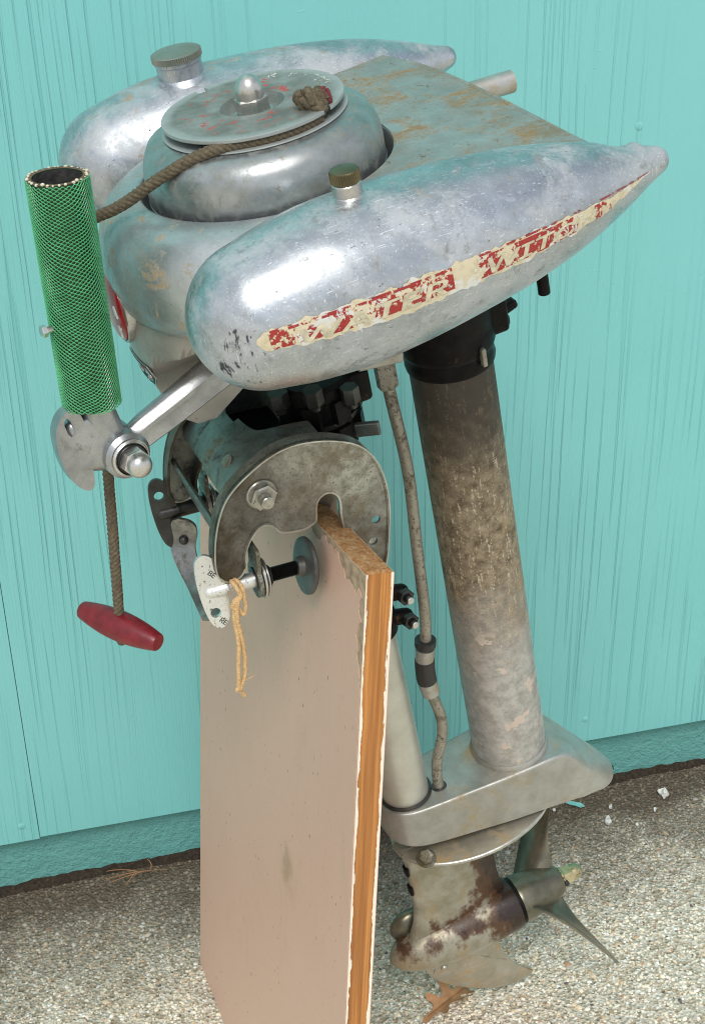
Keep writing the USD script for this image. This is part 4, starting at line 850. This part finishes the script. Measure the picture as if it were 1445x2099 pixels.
# ---- lower housing, anti-cavitation plate, gearcase
st = [(-.1475, .003, -.178, -.197), (-.145, .012, -.169, -.203), (-.140, .0195, -.1645, -.207), (-.132, .0262, -.163, -.210), (-.120, .031, -.163, -.213), (-.100, .0338, -.163, -.216), (-.06, .0372, -.163, -.221), (-.02, .0405, -.163, -.226), (.015, .042, -.163, -.230), (.035, .0415, -.165, -.235), (.048, .040, -.171, -.244), (.062, .0375, -.184, -.258), (.076, .0335, -.201, -.268), (.089, .0275, -.2185, -.2745), (.099, .0205, -.233, -.2760), (.105, .0145, -.243, -.2745), (.109, .0085, -.250, -.2705), (.1105, .003, -.256, -.265)]
def sect(x, w, zt, zb, n=64):
    """Rounded oblong section that turns into an oval towards the tail."""
    k = np.clip((x - .030) / .055, 0, 1); k = k * k * (3 - 2 * k); h = (zt - zb) / 2; r = min(.0030, w * .6, h * .6); a = np.linspace(0, 2 * PI, n, endpoint=False) + PI / n
    c, s_ = np.cos(a), np.sin(a); bx = np.sign(c) * (w - r) + r * c; bz = np.sign(s_) * (h - r) + r * s_
    return np.stack([np.full(n, x), (1 - k) * bx + k * w * c, (zt + zb) / 2 + (1 - k) * bz + k * h * s_], -1)
sa = np.array(st); xi = np.unique(np.r_[np.linspace(-.1475, .1105, 60), sa[:, 0]])
from scipy.interpolate import PchipInterpolator as PC
hs = [PC(sa[:, 0], sa[:, k])(xi) for k in (1, 2, 3)]
house = part(motor, 'lower_housing', grid(np.array([sect(x, *[h[i_] for h in hs]) for i_, x in enumerate(xi)]), True, True), M_LOW, smooth=32)
part(house, 'pipe_grommet', revolve([(.0052, 0), (.0078, 0), (.0070, .0012), (.0052, .0014)], 28, I3, (-.0850, -.012, -.1632)), M_DARK)
part(house, 'drain_hole', cyl((.1080, -.004, -.2600), (.1112, -.0045, -.2605), .0026, 18), M_BLACK)
part(house, 'tube_socket', revolve([(.0236, 0), (.0262, .0004), (.0265, .0025), (.0236, .0036)], 48, I3, (-.1163, 0, -.1640)), M_DARK)
el = affinity.scale(Point(0, 0).buffer(1, 64), .0872, .0557)
def rim_ellipse(ax, ay, prof_):
    a = np.linspace(0, 2 * PI, 120, endpoint=False); return grid(np.array([np.stack([-.0531 + (ax + d) * np.cos(a), (ay + d) * np.sin(a), np.full(120, z)], -1) for d, z in prof_]), True)
cavedge = rim_ellipse(.0872, .0557, [(-.0016, -.23305), (-.0003, -.2334), (.0005, -.2345), (.0005, -.2362), (-.0003, -.2374), (-.0016, -.2377), (-.0016, -.23305)])
cav = part(motor, 'cavitation_plate', rim_ellipse(.0872, .0557, [(-.0556, -.2330), (-.0300, -.2330), (-.0010, -.2337), (0, -.2345), (0, -.2362), (-.0010, -.2372), (-.0556, -.2372)]), M_PLATE, smooth=40)
part(cav, 'worn_rim', cavedge, M_EDGE, smooth=50)
part(cav, 'bolt', cat([cyl((-.1190, -.0300, -.2325), (-.1190, -.0310, -.2290), .0100, 28), hexa((-.1190, -.031, -.2290), (-.1195, -.0335, -.2240), .0080)]), M_CLAMP)
def foil(x0, x1, w, z, n=60):
    a = np.linspace(0, 2 * PI, n, endpoint=False); t = (1 - np.cos(a)) / 2; th = w * 2 * 2.6 * (.2969 * np.sqrt(t) - .126 * t - .3516 * t ** 2 + .2843 * t ** 3 - .1015 * t ** 4) / 1.3
    return np.stack([x0 + (x1 - x0) * t, np.where(a < PI, -1, 1) * th, np.full(n, z)], -1)
zs = [(-.232, -.141, -.022, .0265), (-.245, -.136, -.030, .0245), (-.26, -.134, -.034, .0225), (-.30, -.1335, -.036, .0215), (-.335, -.1350, -.036, .0215), (-.355, -.139, -.034, .023), (-.372, -.146, -.030, .0265), (-.385, -.152, -.026, .029)]
gc = part(motor, 'gearcase', grid(np.array([foil(x0, x1, w, z) for z, x0, x1, w in zs])[::-1], True, True), M_GEAR, smooth=50)
TZ = -.3985
trp = [(0, -.1735), (.006, -.1718), (.0125, -.1665), (.0180, -.158), (.0235, -.145), (.0275, -.128), (.0298, -.105), (.0302, -.08), (.0298, -.05), (.0292, -.030), (.0286, -.0245), (0, -.0245)]
XF = np.stack([[0, 1, 0], [0, 0, 1], [1, 0, 0]], 1).astype(float)      # local z -> x
part(gc, 'torpedo', revolve([(r_, z_) for r_, z_ in trp], 64, XF, (0, 0, TZ)), M_TORP, smooth=50)
part(gc, 'far_boss', place(trimesh.creation.icosphere(3, 1.0), np.diag([.024, .012, .021]), (-.138, .017, -.378)), M_PROP, smooth=True)
part(gc, 'seal_ring', revolve([(.0, -.0245), (.0262, -.0245), (.0262, -.0200), (0, -.0200)], 48, XF, (0, 0, TZ)), M_BLACK, smooth=40)
part(gc, 'plug', cyl((-.1235, -.0235, -.4135), (-.1238, -.0262, -.4150), .0042, 20), M_TORP)
for zz in (-.272, -.302): part(gc, 'inlet_slot', rbox([.004, .010, .012], .0018, I3, (-.1340, -.001, zz)), M_BLACK)
part(gc, 'rust_seam', rbox([.006, .018, .105], .002, I3, (-.0440, -.0030, -.3050)), M_TORP) if False else None
sk = poly_smooth([(-.142, -.405), (-.1385, -.440), (-.1300, -.462), (-.1150, -.482), (-.0950, -.503), (-.0700, -.523), (-.0494, -.534), (-.0300, -.5375), (-.0170, -.5350), (-.0125, -.5280), (-.0200, -.519), (-.0311, -.507), (-.0400, -.488), (-.0470, -.466), (-.0500, -.440), (-.0500, -.405)], 1)
skm = subdiv(extr(sk, 1.0, XZ, (0, .5, 0)), .03); v = skm.vertices; bd = np.array([sk.exterior.distance(Point(x, z)) for x, z in v[:, [0, 2]]]); v[:, 1] = np.sign(v[:, 1]) * (.0010 + .0038 * np.clip(bd / .02, 0, 1) ** .6); skm.vertices = v
part(motor, 'skeg', skm, M_PLATE, smooth=35)
# ---- propeller
hub = revolve([(0, -.0195), (.0262, -.0195), (.0268, -.016), (.0250, .000), (.0215, .018), (.0175, .030), (.0150, .0345), (0, .0345)], 56, XF, (0, 0, TZ))
prop = part(motor, 'propeller', hub, M_PROP, smooth=45)
def blade(th0, R_=.110, rake=.74, skew=1.12):
    rr = np.linspace(.012, R_, 26); rows = []
    for r_ in rr:
        f = (r_ - .012) / (R_ - .012); ch = .052 + .012 * math.sin(PI * min(f * .9 + .08, 1)) ; ch *= math.sqrt(max(1 - max(0, (f - .62) / .38) ** 2.4, .004))
        be = math.atan2(.16, 2 * PI * r_); th = .0105 * (1 - f) ** 1.8 + .0016
        a = np.linspace(0, 2 * PI, 24, endpoint=False); u = np.cos(a) * ch / 2; h = np.sin(a) * th * .5 + .0022 * (1 - (np.cos(a)) ** 2)
        x_ = .006 + rake * (r_ - .012) ** 1.25 * 1.6 + u * math.sin(be) - h * math.cos(be); tq = u * math.cos(be) + h * math.sin(be) + skew * r_ * f ** 1.4
        an = th0 + tq / r_; an = th0 + np.arctan2(tq, r_); rad_ = np.hypot(r_, tq) * .5 + r_ * .5
        rows.append(np.stack([x_, rad_ * np.cos(an), TZ + rad_ * np.sin(an)], -1))
    return grid(np.array(rows), True, True)
for th0, sk_, rr_ in ((math.radians(198), .80, .102), (math.radians(26), .72, .096)): part(prop, 'blade', blade(th0, rr_, .74, sk_), M_PROP, smooth=50)
M_NUTB = metal('bronze_nut', (.62, .54, .32), (.36, .30, .17), (.2, .36), [((.10, .07, .03), .52, .62, 70)], offset=45.0)
part(prop, 'nut', cat([cyl((.0345, 0, TZ), (.0385, 0, TZ), .0125, 32), acorn((.0385, 0, TZ), (1, 0, 0), .0110, .0240)]), M_NUTB)
part(prop, 'shear_pin', cyl((.0375, -.014, TZ + .004), (.0375, .014, TZ - .004), .0028, 14), M_DARK)
# ================================================================ starter rope, string, things lying on the ground
G_DOWN = MR.T @ np.array([0, 0, -1.0])                           # plumb, in the motor's axes
R_ = .0585
ang = np.radians(np.linspace(-60, -113, 22))
pts = [np.array([CX + R_ * math.cos(a), R_ * math.sin(a), .5274]) for a in ang]
E_ = np.array([-.2500, -.0045, .4900]); low = E_ + G_DOWN * .190
pts += [np.array(x) for x in [(-.165, -.0440, .5258), (-.1905, -.0330, .5172), (-.206, -.0255, .5095), (-.235, -.0115, .4960), (-.2475, -.0058, .4915), (-.2520, -.0045, .4850)]]
hang0 = np.array([-.2535, -.0048, .4760]); HANG = .302
pts += [hang0 + G_DOWN * s - MR.T @ np.array([1.0, 0, 0]) * .0065 * (s / HANG) ** 1.5 for s in (0, .03, .08, .14, .20, .26, HANG)]
rp = thing('starter_rope', 'dirty brown starter rope from the flywheel pulley with a red wooden pull handle', 'rope', MR, MT)
path = spline(np.array(pts), 420)
part(rp, 'braided_rope', rope(path, .0043, 4, .0165, 7), M_ROPE, smooth=60)
# knot standing on the pulley rim
kc = np.array([CX + .0545 * math.cos(math.radians(-56)), .0545 * math.sin(math.radians(-56)), .5385])
def lumps(c, n, rr, sp, seed):
    r_ = np.random.default_rng(seed); out = []
    for k in range(n):
        a = r_.uniform(0, 2 * PI); t = np.linspace(0, 1.4 * PI, 14); ax = unit(r_.normal(size=3)); b = unit(np.cross(ax, [.2, .5, .8])); d = np.cross(ax, b)
        ring = c + r_.normal(size=3) * sp * .35 + (b * np.cos(t + a)[:, None] + d * np.sin(t + a)[:, None]) * sp
        out.append(tube(ring, rr, 7))
    return cat(out)
knot = part(rp, 'knot', cat([lumps(kc, 9, .0031, .0048, 3), lumps(kc + [-.006, .004, -.001], 6, .0028, .004, 5), lumps(kc + [.001, -.003, -.006], 4, .0030, .0035, 8)]), M_ROPE, smooth=60)
part(knot, 'red_frays', lumps(kc + [.0065, .0015, -.0010], 8, .0021, .0040, 11), M_ROPER, smooth=60)
fr = []
for k in range(46):
    d = unit(RNG.normal(size=3) + [0, 0, .5]); b = kc + RNG.normal(size=3) * .0025 + [.002, -.001, 0]; fr.append(tube(np.array([b, b + d * .0040, b + d * .0056 + RNG.normal(size=3) * .0016]), .00016, 4))
part(knot, 'loose_fibres', cat(fr), M_ROPE, smooth=False, kind='stuff')
hc = hang0 + G_DOWN * (HANG + .002) - MR.T @ np.array([1.0, 0, 0]) * .0068
AX = unit(MM.T @ np.array([.84, -.30, .42])); HL = .077
hp = [(0, -.5), (.0062, -.498), (.0072, -.485)] + [(.0072 + .0050 * math.cos(t * PI / 2) ** .9, t * .485) for t in np.linspace(-1, 1, 25)[1:-1]] + [(.0072, .485), (.0066, .497), (.0058, .5), (0, .5)]
hd = part(rp, 'pull_handle', revolve([(r_, z_ * HL) for r_, z_ in hp], 48, frame(AX), hc), M_REDW, smooth=35)
part(rp, 'rope_end', lumps(hc + G_DOWN * .0125, 3, .0022, .0022, 21), M_ROPE, smooth=60)

sx = lambda L: spline(np.array(L), 60)
cord = thing('tan_string', 'short tan cotton string looped over the near thumb screw and hanging down', 'string', MR, MT)
y_ = lambda L, y0: [(a, y0 + dy, b) for a, dy, b in L]
part(cord, 'loop', rope(sx(y_([(-.2330, .013, .2060), (-.2300, .006, .2095), (-.2290, -.000, .2070), (-.2295, -.0010, .1990), (-.2312, -.001, .1878), (-.2338, -.001, .1831), (-.2365, -.0005, .1905), (-.2330, -.0015, .2000)], -.076)), .0017, 3, .006, 6), M_STRING, smooth=60)
part(cord, 'loop', rope(sx(y_([(-.2350, .013, .2050), (-.2335, .005, .2100), (-.2328, -.0012, .2068), (-.2330, -.002, .1995), (-.2370, -.0025, .1985), (-.2405, -.0015, .1948), (-.2385, -.001, .1905)], -.076)), .0017, 3, .006, 6), M_STRING, smooth=60)
part(cord, 'strand', rope(sx(y_([(-.2375, -.001, .1995), (-.2395, -.0015, .1920), (-.2415, -.001, .1828), (-.2428, -.001, .1690), (-.2450, -.001, .1528), (-.2488, -.001, .1387), (-.2520, -.001, .1239), (-.2541, -.001, .1165)], -.076)), .0018, 3, .006, 6), M_STRING, smooth=60)
part(cord, 'strand', rope(sx(y_([(-.2355, -.0025, .1985), (-.2385, -.003, .1900), (-.2400, -.002, .1780), (-.2402, -.001, .1654), (-.2412, -.0, .1500), (-.2445, -.0, .1312), (-.2495, .0, .1187), (-.2541, -.001, .1150)], -.076)), .0018, 3, .006, 6), M_STRING, smooth=60)
part(cord, 'end_knot', cat([lumps(np.array([-.2540, -.077, .1150]), 5, .0011, .0018, 31), rope(sx(y_([(-.2540, -.001, .1150), (-.2530, -.001, .1100), (-.2512, -.001, .1050)], -.076)), .0016, 3, .006, 6)]), M_STRING, smooth=60)
part(cord, 'stray_fibre', tube(sx(y_([(-.2465, -.001, .1200), (-.2430, -.002, .1215), (-.2390, -.001, .1210)], -.076)), .0003, 5), M_STRING, smooth=False)

# ground litter
def leaf():
    half = [(0, 0), (.002, .003), (.003, .010), (.013, .008), (.019, .013), (.006, .019), (.005, .025), (.020, .028), (.029, .038), (.010, .036), (.006, .043), (.016, .052), (.018, .060), (.005, .054), (.003, .062), (.004, .072), (0, .080)]
    out = half + [(-x, z) for x, z in half[::-1][1:-1]]
    m = subdiv(extr(poly_smooth(out, 1), .0006), .004); v = m.vertices
    v[:, 2] += 26.0 * v[:, 0] ** 2 + .010 * np.sin(v[:, 1] * 42) * (.4 + np.abs(v[:, 0]) * 30) + .003 * meshkit.fbm(v * 80, 2, 2); v[:, 2] -= v[:, 2].min() - .001
    return m
lf = thing('dry_leaf', 'curled dry brown leaf lying on the paving under the skeg', 'leaf', Ro.from_euler('z', math.radians(118)).as_matrix(), (.398, 1.089, .0))
part(lf, 'blade', leaf(), M_LEAF, smooth=50)
part(lf, 'stalk', tube(spline([(0, .002, .005), (.001, -.010, .004), (.004, -.026, .0025)], 14), .0007, 6), M_LEAF)
part(lf, 'midrib', tube(spline([(0, .002, .006), (0, .03, .0068), (0, .07, .005)], 20), .0006, 6), M_TWIG)
tw = thing('dry_twig', 'thin reddish forked twig lying in the soil below the wall', 'twig', np.eye(3), (.012, 1.360, .0165))
for L in ([(-.006, 0, .004), (.02, .003, .004), (.045, .002, .004), (.070, -.002, .003)], [(.045, .002, .004), (.020, -.004, .006), (.000, -.008, .005)], [(.034, .002, .005), (.015, .010, .006), (-.004, .012, .006)], [(.030, 0, .005), (.022, -.010, .004), (.016, -.016, .003)], [(.050, .002, .004), (.052, .010, .008), (.048, .014, .012)]):
    part(tw, 'stem' if L[0][0] == -.006 else 'side_shoot', tube(spline(L, 16), np.linspace(.0008, .0004, 16), 6), M_TWIG, smooth=60)
def chip(name, label, catg, xy, size, mat, seed, thick=.0012, grp=None):
    r_ = np.random.default_rng(seed); n = 9; a = np.sort(r_.uniform(0, 2 * PI, n)); p = np.stack([np.cos(a) * r_.uniform(.55, 1, n) * size[0], np.sin(a) * r_.uniform(.55, 1, n) * size[1]], 1)
    m = subdiv(extr(Polygon(p).convex_hull, thick), max(size) * .3); v = m.vertices; v[:, 2] += thick * 1.6 * (meshkit.fbm(v * 300, 2, seed) - .4) + .002
    R3 = Ro.from_euler('xyz', [r_.normal(0, .2), r_.normal(0, .2), r_.uniform(0, 6)]).as_matrix()
    o = part(None, name, place(m, R3, (xy[0], xy[1], .001)), mat, smooth=40); meta(o, label, catg, grp); return o
chip('paint_chip', 'turquoise paint flake lying on the paving under the tail of the lower housing', 'paint chip', (.640, 1.356), (.016, .007), M_CHIP, 1)
chip('white_stone', 'whitish rough stone lying nearest the wall at the right', 'stone', (.765, 1.343), (.0105, .008), M_CHIPW, 2, .006)
chip('white_flake', 'large pale oblong flake lying to the right of the motor housing', 'flake', (.666, 1.311), (.012, .005), M_CHIPW, 3, .0025)
for k, (xy, sz, lb) in enumerate([((.683, 1.338), (.0042, .003), 'tiny whitish flake lying between the turquoise chip and the white stone'), ((.738, 1.3166), (.0045, .003), 'small whitish flake just in front of the white stone'),
                                  ((.607, 1.352), (.0040, .003), 'tiny pinkish white flake half hidden behind the cavitation plate'), ((.700, 1.296), (.0036, .0028), 'tiny whitish flake to the right of the large pale oblong flake')]):
    chip('small_flake', lb, 'flake', xy, sz, M_CHIPW, 10 + k, .002)
